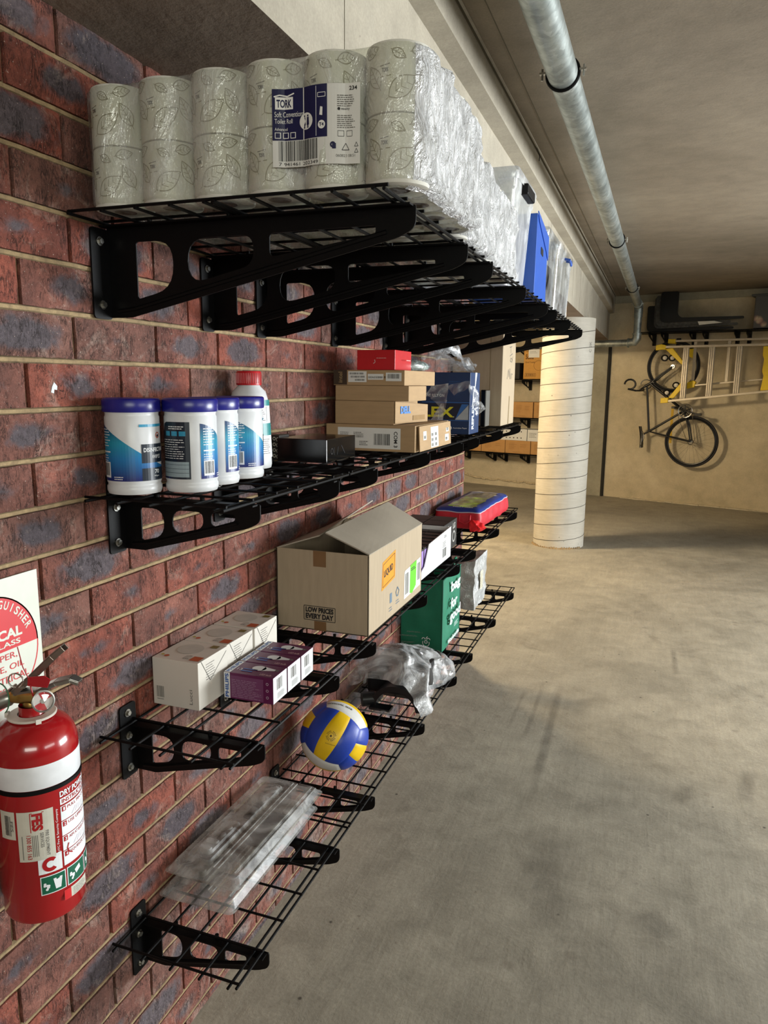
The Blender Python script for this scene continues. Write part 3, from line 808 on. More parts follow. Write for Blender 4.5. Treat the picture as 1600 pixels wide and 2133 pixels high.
# ------------------------------------------------------------------ TUBS AND FILE BOX ON THE TOP SHELF
def tub(loc, w, d, h, label, mat, lidmat, handle, taper=.02, group=None):
    t = thing('storage_tub', label, 'storage tub', loc, 0, group)
    B = MB(mat)
    def ringp(x0, x1, y0, y1, z, r=.02):
        return [(x, y, z) for x, y in rounded([(x0, y0), (x1, y0), (x1, y1), (x0, y1)], r, 4)]
    lv = []
    for z, k in ((0, taper), (.006, taper*.98), (h*.85, taper*.15), (h*.87, -.002), (h, -.004)):
        lv.append(ringp(-w/2+k, w/2-k, -d/2+k, d/2-k, z))
    n = len(lv[0]); vs = [p for l in lv for p in l]
    fs = [(i*n+j, i*n+(j+1) % n, (i+1)*n+(j+1) % n, (i+1)*n+j) for i in range(len(lv)-1) for j in range(n)]+[tuple(range(n))[::-1]]
    B.add(vs, fs, mat); B.build('tub_body', t, smooth=1)
    Lb = MB(lidmat); lv = []
    for z, k in ((h-.02, -.008), (h, -.012), (h+.012, -.008), (h+.016, .02), (h+.012, .03)):
        lv.append(ringp(-w/2+k, w/2-k, -d/2+k, d/2-k, z))
    vs = [p for l in lv for p in l]
    Lb.add(vs, [(i*n+j, i*n+(j+1) % n, (i+1)*n+(j+1) % n, (i+1)*n+j) for i in range(4) for j in range(n)]+[tuple(4*n+j for j in range(n))], lidmat)
    Lb.build('lid', t, smooth=1)
    if handle == 'black':
        hb = MB(M_black); hb.box(w/2-.004, w/2+.022, -.07, .07, h-.045, h-.012); hb.build('clip_handle', t, bevel=.005)
    if handle == 'blue':
        hb = MB(P('blue_handle', '#2b52a8', .35)); x = w/2+.012
        hb.tube([(w/2, -.035, h-.03), (x+.012, -.035, h-.035), (x+.016, 0, h-.055), (x+.012, .035, h-.035), (w/2, .035, h-.03)], .006, n=8)
        hb.build('clip_handle', t, smooth=1)
    return t
tub((.405, 2.500, Z1), .34, .34, .325, 'translucent white lidded tub with a black clip beside the blue file box', M_tub, M_tub, 'black')
# contents barely showing: folded white cloths
def box_thing(name, label, cat, loc, rz, w, d, h, mat, bevel=.0015, part='box_body', group=None):
    t = thing(name, label, cat, loc, rz, group); MB(mat).box(0, w, 0, d, 0, h).build(part, t, bevel=bevel); return t
def filebox():
    M_blue = P('blue_board', '#2456b4', .38, 0, .04, 8)
    t = thing('file_box', 'blue cardboard file box with a slanted top and a dark finger hole', 'file box', (.34, 2.70, Z1))
    # side profile in y-z, extruded along x
    prof_ = [(0, 0), (.29, 0), (.285, .245), (.02, .285)]
    B = MB(M_blue); B.prism([(0, y, z) for y, z in prof_], (.245, 0, 0)); B.build('box_body', t, bevel=.003)
    fl = MB(M_blue); pr_ = [(.012, .290), (.292, .250), (.292, .165), (.245, .190), (.13, .232), (.05, .262)]
    fl.prism([(.2455, y, z) for y, z in pr_], (.0035, 0, 0)); fl.build('lid_flap', t, bevel=.001)
    hb = MB(M_dark); hb.prism([(.2455, a, b) for a, b in rounded([(.12, .165), (.175, .160), (.175, .185), (.12, .190)], .01)], (.0012, 0, 0)); hb.build('finger_hole', t)  # flat dark plate; the shade inside the hole is its colour
filebox()
t1 = tub((.41, 3.26, Z1), .31, .32, .30, 'clear storage tub holding a black wire basket, beside the blue file box', M_tubclear, M_tubclear, None, .012)
bk = thing('wire_basket', 'black wire basket pressed against the wall of a clear tub', 'basket', (.42, 3.26, Z1+.02))
bb = MB(M_black)
for k in range(9): bb.tube([(.12, -.12+.03*k, 0), (.128, -.12+.03*k, .17)], .003, n=5)
for z in (0, .085, .13, .17): bb.tube([(.12, -.13, z), (.12, .13, z), (-.12, .13, z), (-.12, -.13, z)], .0035, n=5, closed=True)
bb.build('wire_frame', bk)
tub((.40, 3.74, Z1), .33, .52, .31, 'clear storage tub with a blue clip handle at the far end of the top shelf', M_tubclear, M_tubclear, 'blue', .012)

# ------------------------------------------------------------------ SECOND SHELF
M_wave = None
def mat_wave():
    m, nt, b = newmat('blue_wave_print'); t = NT(nt); v = t.n('ShaderNodeTexCoord').outputs['Object']
    s = t.n('ShaderNodeSeparateXYZ'); t.l(v, s.inputs[0])
    col = t.ramp(s.outputs[2], [(.03, '#1b2268'), (.07, '#1673b0'), (.10, '#1d8fae'), (.13, '#123a66')])
    t.l(col, b.inputs['Base Color']); b.inputs['Roughness'].default_value = .35; return m
M_wave = mat_wave()
M_lid = P('cobalt_lid', '#1c1d78', .3, 0, .04)
def canister(loc, rz, label):
    t = thing('wipes_canister', label, 'canister', loc, rz, 'tubs of disinfectant wipes')
    r = .052
    MB(M_white).lathe([(.040, 0), (.049, .002), (.0515, .008), (.0515, .016), (.0495, .019), (.0495, .022), (.051, .025), (.051, .148), (.0495, .151), (.0495, .155), (.0505, .158), (.050, .162), (.046, .166)], n=48).build('bottle_body', t, smooth=1)
    MB(M_lid).lathe([(.0535, .158), (.0545, .160), (.0545, .180), (.053, .1825), (.051, .1835), (.048, .182), (.0, .182)], n=48, cap=False).build('lid', t, smooth=1)
    f = cyl(.0512); L = MB(M_wave)
    W = P('wipe_label_white', '#e4e6e8', .4, 0, .02); DK = P('wipe_label_dark', '#0e1c2c', .35); TL = P('wipe_label_teal', '#2b8fb4', .35)
    # wave
    N = 46; a = -.130; b = .13
    for i in range(N):
        u0 = a+(b-a)*i/N; u1 = a+(b-a)*(i+1)/N
        def zt(u):
            k = (u-a)/(b-a)
            return .136-.012*k-.075*math.sin(min(1, k*1.55)*PI/2)**1.6
        L.add([f(u0, .028, .0002), f(u1, .028, .0002), f(u1, zt(u1), .0002), f(u0, zt(u0), .0002)], [(0, 1, 2, 3)], M_wave)
    # front box
    L.grid(f, -.033, .033, .062, .098, 12, 1, DK, .0005); text(L, 'DISINFECTANT', f, W, -.029, .083, .058, .008, .02, .0008); text(L, 'WIPES', f, W, -.012, .070, .024, .007, .0, .0008)
    L.grid(f, -.033, .033, .028, .052, 12, 1, DK, .0005); text(L, '70', f, W, -.006, .041, .012, .008, .02, .0008); text(L, 'Wipes', f, W, -.008, .034, .014, .004, 0, .0008)
    L.grid(f, -.036, .033, .1305, .1355, 12, 1, TL, .0005)
    ring2d(L, f, P('drop_red', '#b5553b', .5), 0.006, .114, .004, .006, 18, .0005); ring2d(L, f, DK, .006, .113, 0, .0025, 10, .0006)
    # barcode patch
    fine(L, f, W, -.124, .094, .030, .036, 7, .0006, .3, 5); L.grid(f, -.124, -.095, .082, .0845, 6, 1, W, .0006)
    L.grid(f, -.124, -.097, .034, .064, 6, 1, W, .0005); barcode(L, f, M_ink, -.122, .038, .023, .024, 24, .0009)
    fine(L, f, W, -.124, .066, .026, .014, 3, .0006, .3, 6)
    fine(L, f, W, -.088, .031, .02, .008, 2, .0006, .4, 7)
    # dark directions panel
    pts = rounded([(-.222, .028), (-.150, .028), (-.150, .139), (-.222, .139)], [.004, .006, .010, .035], 8)
    us = sorted(set([-.222, -.213, -.204, -.195, -.186, -.177, -.168, -.159, -.150]))
    for i in range(len(us)-1):
        u0, u1 = us[i], us[i+1]
        def tz(u): return .139-(.022*(1-math.sqrt(max(0, 1-((-.200-u)/.022)**2))) if u < -.200 else 0)
        L.add([f(u0, .028, .0003), f(u1, .028, .0003), f(u1, tz(u1), .0003), f(u0, tz(u0), .0003)], [(0, 1, 2, 3)], DK)
    L.grid(f, -.218, -.153, .032, .062, 10, 1, P('table_grey', '#8fa0a8', .5), .0006)
    for z in (.040, .048, .056): L.grid(f, -.218, -.153, z, z+.0006, 10, 1, DK, .0009)
    fine(L, f, W, -.214, .068, .054, .040, 9, .0006, .28, 8)
    for q in range(3): L.grid(f, -.205+.017*q, -.192+.017*q, .112, .121, 3, 1, TL, .0006)
    fine(L, f, W, -.196, .125, .036, .008, 2, .0006, .4, 9)
    L.build('printed_label', t)
    return t
canister((.060, 1.187, Z2), 1.60, 'cobalt-lidded wipes tub nearest the brick wall, showing its black front box')
canister((.143, 1.259, Z2), 3.49, 'white wipes tub with a cobalt lid, the foremost one, showing its dark directions panel')
canister((.127, 1.368, Z2), 3.56, 'white wipes tub with a cobalt lid, squeezed between the foremost tub and the rearmost')
canister((.125, 1.479, Z2), 2.57, 'white wipes tub with a cobalt lid, rearmost in line, in front of the red-capped bottle')
def bottle():
    t = thing('cleaner_bottle', 'tall white cleaning bottle with a red screw cap and teal label', 'bottle', (.056, 1.640, Z2), .5)
    prof_ = [(.040, 0), (.052, .003), (.054, .012), (.050, .10), (.046, .175), (.041, .192), (.028, .205), (.026, .212)]
    MB(M_white).lathe(prof_, n=40).build('bottle_body', t, smooth=1)
    B = MB(P('red_cap', '#b5121c', .35)); vs = []
    n = 48
    B.lathe([(.0305, .208), (.031, .210), (.031, .238), (.029, .242), (.0, .2425)], n=48, cap=False)
    for k in range(36):
        a = 2*PI*k/36; B.tube([(.031*math.cos(a), .031*math.sin(a), .212), (.031*math.cos(a), .031*math.sin(a), .237)], .0012, n=4)
    B.build('screw_cap', t, smooth=1)
    f0 = lambda u, v, h=0: ((.0545-.06*max(0, v-.02)**1.0*.75+h)*math.sin(u/.05), -(.0545-.06*max(0, v-.02)*.75+h)*math.cos(u/.05), v)
    L = MB(P('teal_print', '#1c7f80', .4)); WL = P('wipe_label_white', '#e4e6e8')
    L.grid(f0, -.09, .09, .03, .172, 30, 6, WL, .001); L.grid(f0, -.09, .09, .158, .172, 30, 1, MATS['teal_print'], .0014)
    L.grid(f0, -.09, .09, .085, .115, 30, 1, MATS['teal_print'], .0014)
    L.grid(f0, -.075, -.03, .118, .154, 8, 1, P('pale_teal', '#9fd0cc', .5), .0014)
    text(L, 'Directions for Use', f0, M_ink, -.072, .146, .03, .005, 0, .0018)
    stroke(L, f0, M_ink, [(.01, .12), (.05, .12), (.05, .155), (.01, .155), (.01, .12)], .001, .0016); fine(L, f0, M_ink, .012, .122, .036, .03, 6, .0016, .3, 4)
    fine(L, f0, M_inkgrey, .03, .04, .03, .04, 8, .0016, .3, 4)
    L.build('printed_label', t)
bottle()
# small dark packet with pale loops leaning behind the black box
pk = thing('patterned_packet', 'small dark packet with pale loops, standing left of the glossy black box', 'packet', (.003, 1.840, Z2))
MB(P('packet_dark', '#26241f', .5)).box(0, .03, 0, .06, 0, .070).build('packet_body', pk, bevel=.002)
B = MB(P('packet_pale', '#bdb8aa', .6)); f = front(0, -.0002, 0)
for k in range(4): ring2d(B, f, MATS['packet_pale'], .026, .010+.016*k, .004, .006, 14, .0006, PI*.5, PI*1.5); ring2d(B, f, MATS['packet_pale'], .014, .012+.016*k, .003, .005, 14, .0006)
B.build('printed_pattern', pk)
M_gloss = P('glossy_black_card', '#0b0b0c', .16, 0, .1)
bx = box_thing('gift_box', 'glossy black box lying flat between the red-capped bottle and the cardboard stack', 'box', (.036, 1.820, Z2), 0, .150, .205, .064, M_gloss, .002)
B = MB(P('emboss_grey', '#2c2c2e', .25)); f = right(.1502, 0, 0)
stroke(B, f, MATS['emboss_grey'], [(.05, .018), (.05, .040)], .003); stroke(B, f, MATS['emboss_grey'], [(.07, .018), (.078, .040)], .003); stroke(B, f, MATS['emboss_grey'], [(.10, .042), (.125, .018)], .003)
ring2d(B, f, MATS['emboss_grey'], .035, .030, .006, .009, 14)
B.build('embossed_mark', bx)

def corner_box(name, label, cat, A, Bc, depth, h, z, mat, bevel=.0015, group=None):
    """near-left corner A, near-right corner Bc (world xy); local x runs along the near face"""
    A, Bc = Vector((A[0], A[1])), Vector((Bc[0], Bc[1])); d = Bc-A
    t = thing(name, label, cat, (A.x, A.y, z), math.atan2(d.y, d.x), group)
    MB(mat).box(0, d.length, 0, depth, 0, h).build('box_body', t, bevel=bevel)
    return t, d.length
# stack of cartons
c1, w1 = corner_box('mailer_box', 'flat kraft mailer box at the bottom of the stack, with a long white barcode label', 'box', (.006, 2.215), (.311, 2.215), .40, .084, Z2, M_card, .002, 'kraft boxes in the stack')
B = MB(M_paper); f = front(.042, -.0004, .006)
B.grid(f, 0, .215, .002, .068, 1, 1, M_paper, 0); barcode(B, f, M_ink, .125, .014, .055, .036, 30)
text(B, 'COM 3', f, M_ink, .193, .008, .012, .050, .02, rot=-1)
fine(B, f, M_inkgrey, .008, .034, .03, .022, 4, .0004, .35); barcode(B, f, M_inkgrey, .055, .036, .035, .008, 20); fine(B, f, M_inkgrey, .055, .046, .035, .010, 2); fine(B, f, M_inkgrey, .075, .012, .03, .016, 3)
B.build('shipping_label', c1)
fl = MB(M_card); fl.prism([(w1+.010, .012, .002), (w1+.010, .39, .002), (w1+.006, .39, .082), (w1+.006, .012, .082)], (.004, -.0, 0)); fl.build('end_flap', c1, bevel=.001)
B = MB(M_paper); f = plane((w1+.0146, 0, 0), (0, 1, 0), (-.05, 0, 1))
for a, b, c, d in ((.05, .036, .085, .064), (.135, .006, .225, .074), (.31, .016, .36, .040), (.325, .048, .36, .062)):
    B = MB(M_paper); B.grid(f, a, c, b, d, 1, 1, M_paper, 0)
    for q in range(max(1, int((d-b)/.018))):
        for xx in ((a+.006, a+.048) if c-a > .08 else (a+.006,)): barcode(B, f, M_ink, xx, b+.004+q*.017, .024, .010, 9)
    B.build('small_label', c1)
c2, w2 = corner_box('computer_box', 'brown computer parts box with blue lettering on its end, second from the bottom', 'box', (.036, 2.220), (.238, 2.220), .25, .074, Z2+.0845, M_card, .002, 'kraft boxes in the stack')
fl = MB(M_card); fl.prism([(w2+.002, .0, .004), (w2+.034, .250, .001), (w2+.034, .250, .060), (w2+.002, .0, .074)], (.003, 0, 0)); fl.build('end_flap', c2, bevel=.001)
fpl = plane((w2+.0056, 0, .004), (.032, .250, 0), (0, 0, 1))
B = MB(P('blue_print', '#2a6fb5', .5)); 
text(B, 'DELL', fpl, MATS['blue_print'], .035, .030, .075, .024, .06, .0012)
stroke(B, fpl, MATS['blue_print'], [(.066, .040), (.078, .047), (.088, .043)], .003, .0014)
B.grid(fpl, .13, .225, .006, .022, 1, 1, P('clear_tape', '#9c7f58', .25), .0008)
B.build('printed_name', c2)
c3, w3 = corner_box('kraft_box', 'plain kraft box, third up in the stack, without any print', 'box', (.036, 2.222), (.286, 2.222), .19, .048, Z2+.1590, M_card, .002, 'kraft boxes in the stack')
c4_, w4 = corner_box('processor_box', 'kraft box with a dark brown end panel and barcode stickers, under the red box', 'box', (.030, 2.220), (.272, 2.220), .34, .048, Z2+.2075, M_card, .002, 'kraft boxes in the stack')
B = MB(P('brown_panel', '#3a2b1c', .7)); f = front(0, -.0003, 0)
B.grid(f, .001, .048, .002, .048, 1, 1, MATS['brown_panel'], 0)
text(B, 'intel', f, P('kraft_ink', '#8a7350', .7), .018, .008, .014, .034, .02, rot=1)
for a, b, c, d in ((.052, .010, .115, .044), (.119, .018, .172, .036), (.180, .014, .232, .040)): B.grid(f, a, c, b, d, 1, 1, M_paper, .0003)
for a, b, w_ in ((.056, .034, .05), (.060, .024, .05), (.075, .014, .034), (.186, .022, .04)): barcode(B, f, M_ink, a, b, w_, .006 if a < .1 else .014, 26, .0007)
text(B, '000A05E8888', f, M_ink, .121, .022, .048, .007, 0, .0007); ring2d(B, f, M_ink, .1765, .026, .0015, .003, 12, .0007)
B.build('barcode_stickers', c4_)
rbx = box_thing('red_box', 'small bright red box on top of the kraft stack', 'box', (.110, 2.225, Z2+.2560), .0, .128, .165, .062, M_red, .0015)
B = MB(P('pale_print', '#d8b9b4', .5)); f = front(0, -.0004, 0)
fine(B, f, MATS['pale_print'], .066, .036, .034, .003, 1); stroke(B, f, MATS['pale_print'], [(.056, .020), (.062, .024), (.060, .032)], .002)
fine(B, right(.1424, 0, 0), MATS['pale_print'], .07, .030, .045, .005, 1)
B.build('pale_print', rbx)
# crumpled clear sleeve lying beside the red box
def blob(name, mat, c, rx, ry, rz, amp, seed, n=36, m=18, ridg=True, flat=.0, par=None, power=1.0):
    B = MB(mat); vs = []
    for j in range(m+1):
        th = PI*j/m
        for i in range(n):
            ph = 2*PI*i/n; d = Vector((math.sin(th)*math.cos(ph), math.sin(th)*math.sin(ph), math.cos(th)))
            q = d*2.3+Vector((seed, seed*.7, 0)); nz = noise.noise(q)+.5*noise.noise(q*2.1)+.25*noise.noise(q*4.3)
            if ridg: nz = (1-abs(noise.noise(q*1.4))*2.5)*.8+.4*noise.noise(q*3.7)
            k = 1+amp*nz
            x, y, z = [math.copysign(abs(e)**power, e) for e in d]
            p = Vector((c[0]+rx*x*k, c[1]+ry*y*k, c[2]+rz*z*k)); p.z = max(p.z, c[2]-flat)
            vs.append(p)
    fs = [(j*n+i, j*n+(i+1) % n, (j+1)*n+(i+1) % n, (j+1)*n+i) for j in range(m) for i in range(n)]
    B.add(vs, fs, mat); return B.build(name, par, smooth=2)
sl = thing('plastic_sleeve', 'folded milky plastic sleeve lying on the stack right of the red box', 'plastic sleeve', (.235, 2.47, Z2+.2560))
blob('plastic_film', clear('milky_plastic', (.8, .88, .86), .15, .5, .2, .4, 30, .01, wcol=(.6, .72, .70)), (-.02, 0, .016), .05, .075, .02, .2, 3, par=sl, flat=.014)

# blue copy paper carton with torn side
c5 = thing('paper_carton', 'dark blue copy paper carton with yellow letters and a torn clear wrap', 'carton', (.010, 3.105, Z2), .0)
M_nb = P('dark_blue_card', '#14325c', .45, 0, .08, 12)
MB(M_nb).box(0, .262, 0, .18, 0, .262).build('box_body', c5, bevel=.002)
B = MB(M_nb); f = front(.049, -.0004, 0)
WP = P('print_white', '#dfe3e6', .5); YP = P('print_yellow', '#d9d22c', .5); NP_ = P('print_navy', '#0e1830', .5); BP = P('print_blue', '#2c66ad', .5)
B.grid(f, -.04, .208, .060, .130, 1, 1, NP_, 0); text(B, 'WE RELY ON', f, WP, .018, .158, .082, .013, .02); 
for z in (.058, .134): B.grid(f, 0, .213, z, z+.0025, 1, 1, BP, .0003)
text(B, 'LEX', f, YP, .004, .072, .140, .044, .03, .0006); text(B, '.', f, WP, .142, .072, .004, .004, 0, .0006)
B.poly(f, [(.150, .062), (.208, .128), (.178, .128)], BP, .0003); B.poly(f, [(.150, .062), (.208, .062), (.208, .126)], P('print_grey', '#a9b0b5', .5), .0003)
ring2d(B, f, WP, .128, .026, 0, .009, 16); text(B, 'Australian Paper', f, WP, .142, .022, .062, .008)
fine(B, f, BP, .12, .20, .05, .03, 4, .0004, .15)
B.build('printed_front', c5)
B = MB(WP); f = right(.2624, 0, 0)
text(B, 'REFLEX', f, WP, .04, .02, .040, .11, .03, rot=1); B.poly(f, [(.085, .262), (.12, .262), (.095, .205), (.06, .165), (.05, .12), (.042, .12), (.05, .17), (.082, .21)], WP, .0008)
B.build('torn_edge', c5)
def film(name, corners, amp, par, seed=1, n=16, mat=None, freq=18):
    B = MB(mat or M_bag); a, b, c, d = [Vector(p) for p in corners]; N = (b-a).cross(d-a).normalized(); vs = []
    for j in range(n+1):
        for i in range(n+1):
            u, v = i/n, j/n; p = a*(1-u)*(1-v)+b*u*(1-v)+c*u*v+d*(1-u)*v; q = Vector((p.x*freq+seed, p.y*freq, p.z*freq))
            k = amp*(1-abs(noise.noise(q))*3)+amp*.6*noise.noise(q*2.3); vs.append(p+N*k+(b-a).normalized()*amp*.6*noise.noise(q*1.3+Vector((5, 0, 0))))
    B.add(vs, [(j*(n+1)+i, j*(n+1)+i+1, (j+1)*(n+1)+i+1, (j+1)*(n+1)+i) for j in range(n) for i in range(n)])
    return B.build(name, par, smooth=2)
film('torn_wrap', [(.07, -.008, .17), (.16, -.010, .09), (.17, -.010, .215), (.09, -.006, .205)], .008, c5, 3)
film('torn_wrap', [(.16, -.012, .205), (.20, -.03, .165), (.27, -.02, .20), (.262, -.01, .225)], .008, c5, 8)
film('torn_wrap', [(.262, -.03, .21), (.285, -.03, .12), (.30, .03, .11), (.275, .03, .205)], .008, c5, 13)
film('torn_wrap', [(.268, -.035, .12), (.30, -.02, .085), (.33, .03, .115), (.29, .03, .14)], .010, c5, 17)
film('torn_wrap', [(.09, -.008, .055), (.15, -.008, .06), (.155, -.01, .13), (.14, -.008, .13)], .005, c5, 23)
bgp = thing('plastic_bag', 'crumpled clear plastic bag resting on the dark blue paper carton', 'plastic bag', (.145, 3.25, Z2+.2625))
film('bag_film', [(-.12, -.07, .075), (.11, -.09, .004), (.10, .06, .004), (-.08, .08, .09)], .016, bgp, 2)
film('bag_film', [(-.13, -.05, .05), (-.02, -.09, .100), (.0, .05, .115), (-.10, .09, .06)], .014, bgp, 5)
film('bag_film', [(-.02, -.09, .100), (.115, -.07, .010), (.10, .06, .02), (.0, .05, .115)], .016, bgp, 9)
film('bag_film', [(-.12, -.06, .055), (-.05, -.10, .006), (.11, -.095, .003), (.0, -.085, .09)], .012, bgp, 12)
film('bag_film', [(-.08, .03, .02), (.10, -.02, .02), (.08, .07, .04), (-.06, .08, .05)], .010, bgp, 15)
# black binders between the blue carton and the tall carton
for k, (xx, yy, hh_) in enumerate(((.155, 3.60, .180), (.195, 3.66, .185))):
    t = box_thing('document_case', ('left' if k == 0 else 'right')+' upright glossy black case between the blue carton and the tall carton', 'case', (xx, yy, Z2), .05, .026, .12, hh_, M_gloss, .004, 'case_body', 'upright black cases')
    MB(P('case_edge', '#6d6c68', .3)).box(.022, .0265, -.001, .121, .004, hh_-.004).build('case_edge', t)
# tall carton
tc_ = thing('tall_carton', 'tall pale cardboard carton standing at the far end of the second shelf', 'carton', (.010, 3.80, Z2), .0)
MB(M_card2).box(0, .262, 0, .36, 0, .468).build('box_body', tc_, bevel=.003)
B = MB(M_inkgrey); f = right(.2625, 0, 0)
for pts in ([(.18, .405), (.24, .412)], [(.21, .375), (.21, .408)], [(.19, .36), (.26, .375)], [(.20, .335), (.24, .330), (.25, .345), (.22, .352), (.20, .335)], [(.26, .33), (.27, .36)]): stroke(B, f, M_inkgrey, pts, .004)
B.build('pencil_writing', tc_); B = MB(M_inkgrey)
for pts in (
            [(.13, .24), (.16, .29), (.18, .25), (.20, .295), (.21, .24)], [(.22, .24), (.23, .27)], [(.25, .24), (.26, .27), (.28, .265)]): stroke(B, f, M_inkgrey, pts, .004)
B.build('pencil_writing', tc_)
B = MB(P('dull_tape', '#8d7c5d', .3)); f = right(.2628, 0, 0); B.poly(f, [(.19, 0), (.21, 0), (.225, .15), (.205, .15)], MATS['dull_tape'], 0)
B.build('tape', tc_); B = MB(MATS['dull_tape']); B.grid(front(.196, -.0004, 0), 0, .004, 0, .468, 1, 1, MATS['dull_tape'], 0); B.build('box_seam', tc_)

# ------------------------------------------------------------------ THIRD SHELF
M_lucci = P('warm_white_card', '#cfcac0', .42, 0, .02, 9)
def lucci(y, w, d, label, rz=0):
    t = thing('lamp_box', label, 'light bulb box', (.004, y, Z3), rz, 'white globe lamp boxes')
    MB(M_lucci).box(0, w, 0, d, 0, .1085).build('box_body', t, bevel=.0012)
    B = MB(M_ink); f = front(0, -.0004, 0)
    barcode(B, f, M_inkgrey, .009, .018, .020, .026, 16); text(B, 'Lucci', f, M_inkgrey, .094, .012, .008, .034, .0, rot=1); fine(B, f, M_inkgrey, .010, .013, .018, .003, 1)
    B.build('front_print', t); B = MB(M_ink); f = top(0, 0, .1089); GD = P('gold_foil', '#6d6424', .35); OR = P('orange_print', '#b2532b', .5); GL = P('globe_grey', '#b9b6ad', .5); YL = P('yellow_print', '#b0a23a', .5)
    ring2d(B, f, GL, .052, d*.60, 0, .030, 28, .0002); ring2d(B, f, OR, .026, .018, 0, .006, 16, .0004); ring2d(B, f, YL, .013, .022, 0, .004, 12, .0004)
    B.grid(f, .088, .106, d*.78, d*.92, 1, 1, GD, .0004); B.grid(f, .088, .112, .010, .034, 1, 1, OR, .0004); text(B, 'LUCCI', f, M_inkgrey, .068, .014, .014, .022)
    B.build('top_print', t); B = MB(M_ink); f = right(w+.0004, 0, 0); fine(B, f, M_inkgrey, .03, .06, .035, .04, 7, .0004, .2); stroke(B, f, M_inkgrey, [(.012, .1085), (.045, .055), (d-.005, .10)], .0012)
    B.build('side_print', t)
    return t
lucci(1.285, .118, .118, 'white globe lamp box nearest the camera, beside the purple bulb boxes')
lucci(1.406, .115, .118, 'white globe lamp box in the middle of the row of three')
lucci(1.530, .117, .115, 'white globe lamp box farthest from the camera, next to the large carton')
M_purple = P('purple_card', '#5a1746', .4, 0, .05, 12)
def bulbbox(y, label, x=.133, rz=.02):
    t = thing('bulb_box', label, 'light bulb box', (x, y, Z3), rz, 'purple and white bulb boxes')
    B = MB(M_purple, M_whitecard); w, d, h = .124, .0685, .062
    B.box(0, w, 0, d, 0, h, M_purple); B.build('box_body', t, bevel=.001)
    q = MB(M_whitecard); f = right(w+.0003, 0, 0); q.grid(f, .0006, d-.0006, .0006, h-.0006, 1, 1, M_whitecard, 0)
    barcode(q, f, M_inkgrey, .018, .028, .026, .026, 6, .0006); fine(q, f, M_inkgrey, .020, .008, .034, .014, 5, .0006, .25)
    BL = P('brand_blue', '#1b4f9c', .4)
    q.build('side_print', t); q = MB(M_whitecard); f = top(0, 0, h+.0003); q.grid(f, .0006, .016, .0006, d-.0006, 1, 1, M_whitecard, 0); text(q, 'PHILIPS', f, BL, .0035, .004, .009, d-.008, .03, rot=1)
    q.grid(f, .078, w-.001, .001, d-.001, 1, 1, M_purple, .0001)
    # bulb picture
    ring2d(q, f, M_whitecard, .068, d*.62, 0, .014, 20, .0004, 0, 2*PI, 1.2); q.poly(f, [(.078, d*.62-.012), (.108, d*.62-.004), (.108, d*.62+.004), (.078, d*.62+.012)], M_whitecard, .0004); q.grid(f, .108, .118, d*.62-.004, d*.62+.004, 1, 1, M_inkgrey, .0004)
    text(q, '13', f, M_whitecard, .022, .020, .012, .010, .0); q.grid(f, .034, .062, .016, .022, 1, 1, BL, .0004); q.grid(f, .034, .070, .028, .033, 1, 1, BL, .0004); text(q, 'LED bulb', f, MATS['pale_print'], .086, .008, .028, .008)
    q.build('top_print', t); q = MB(M_whitecard); f = front(0, -.0003, 0); q.grid(f, .0006, .016, .0006, h-.0006, 1, 1, M_whitecard, 0); text(q, 'PHILIPS', f, BL, .0035, .003, .009, h-.006, .03, rot=1)
    MV = P('mauve_print', '#a58ba0', .5); q.grid(f, .018, .100, .003, h-.006, 1, 1, P('mauve_panel', '#6e3a61', .45), .0002); fine(q, f, MV, .020, .006, .075, .044, 11, .0005, .22)
    for k in range(3): ring2d(q, f, MV, .110, .015+.016*k, .002, .0035, 10, .0005)
    q.build('front_print', t)
    return t
bulbbox(1.368, 'purple bulb box with white ends, nearest the camera')
bulbbox(1.440, 'purple bulb box with white ends, middle one of the row of three', .132)
bulbbox(1.512, 'purple bulb box with white ends, farthest of the row of three', .131)

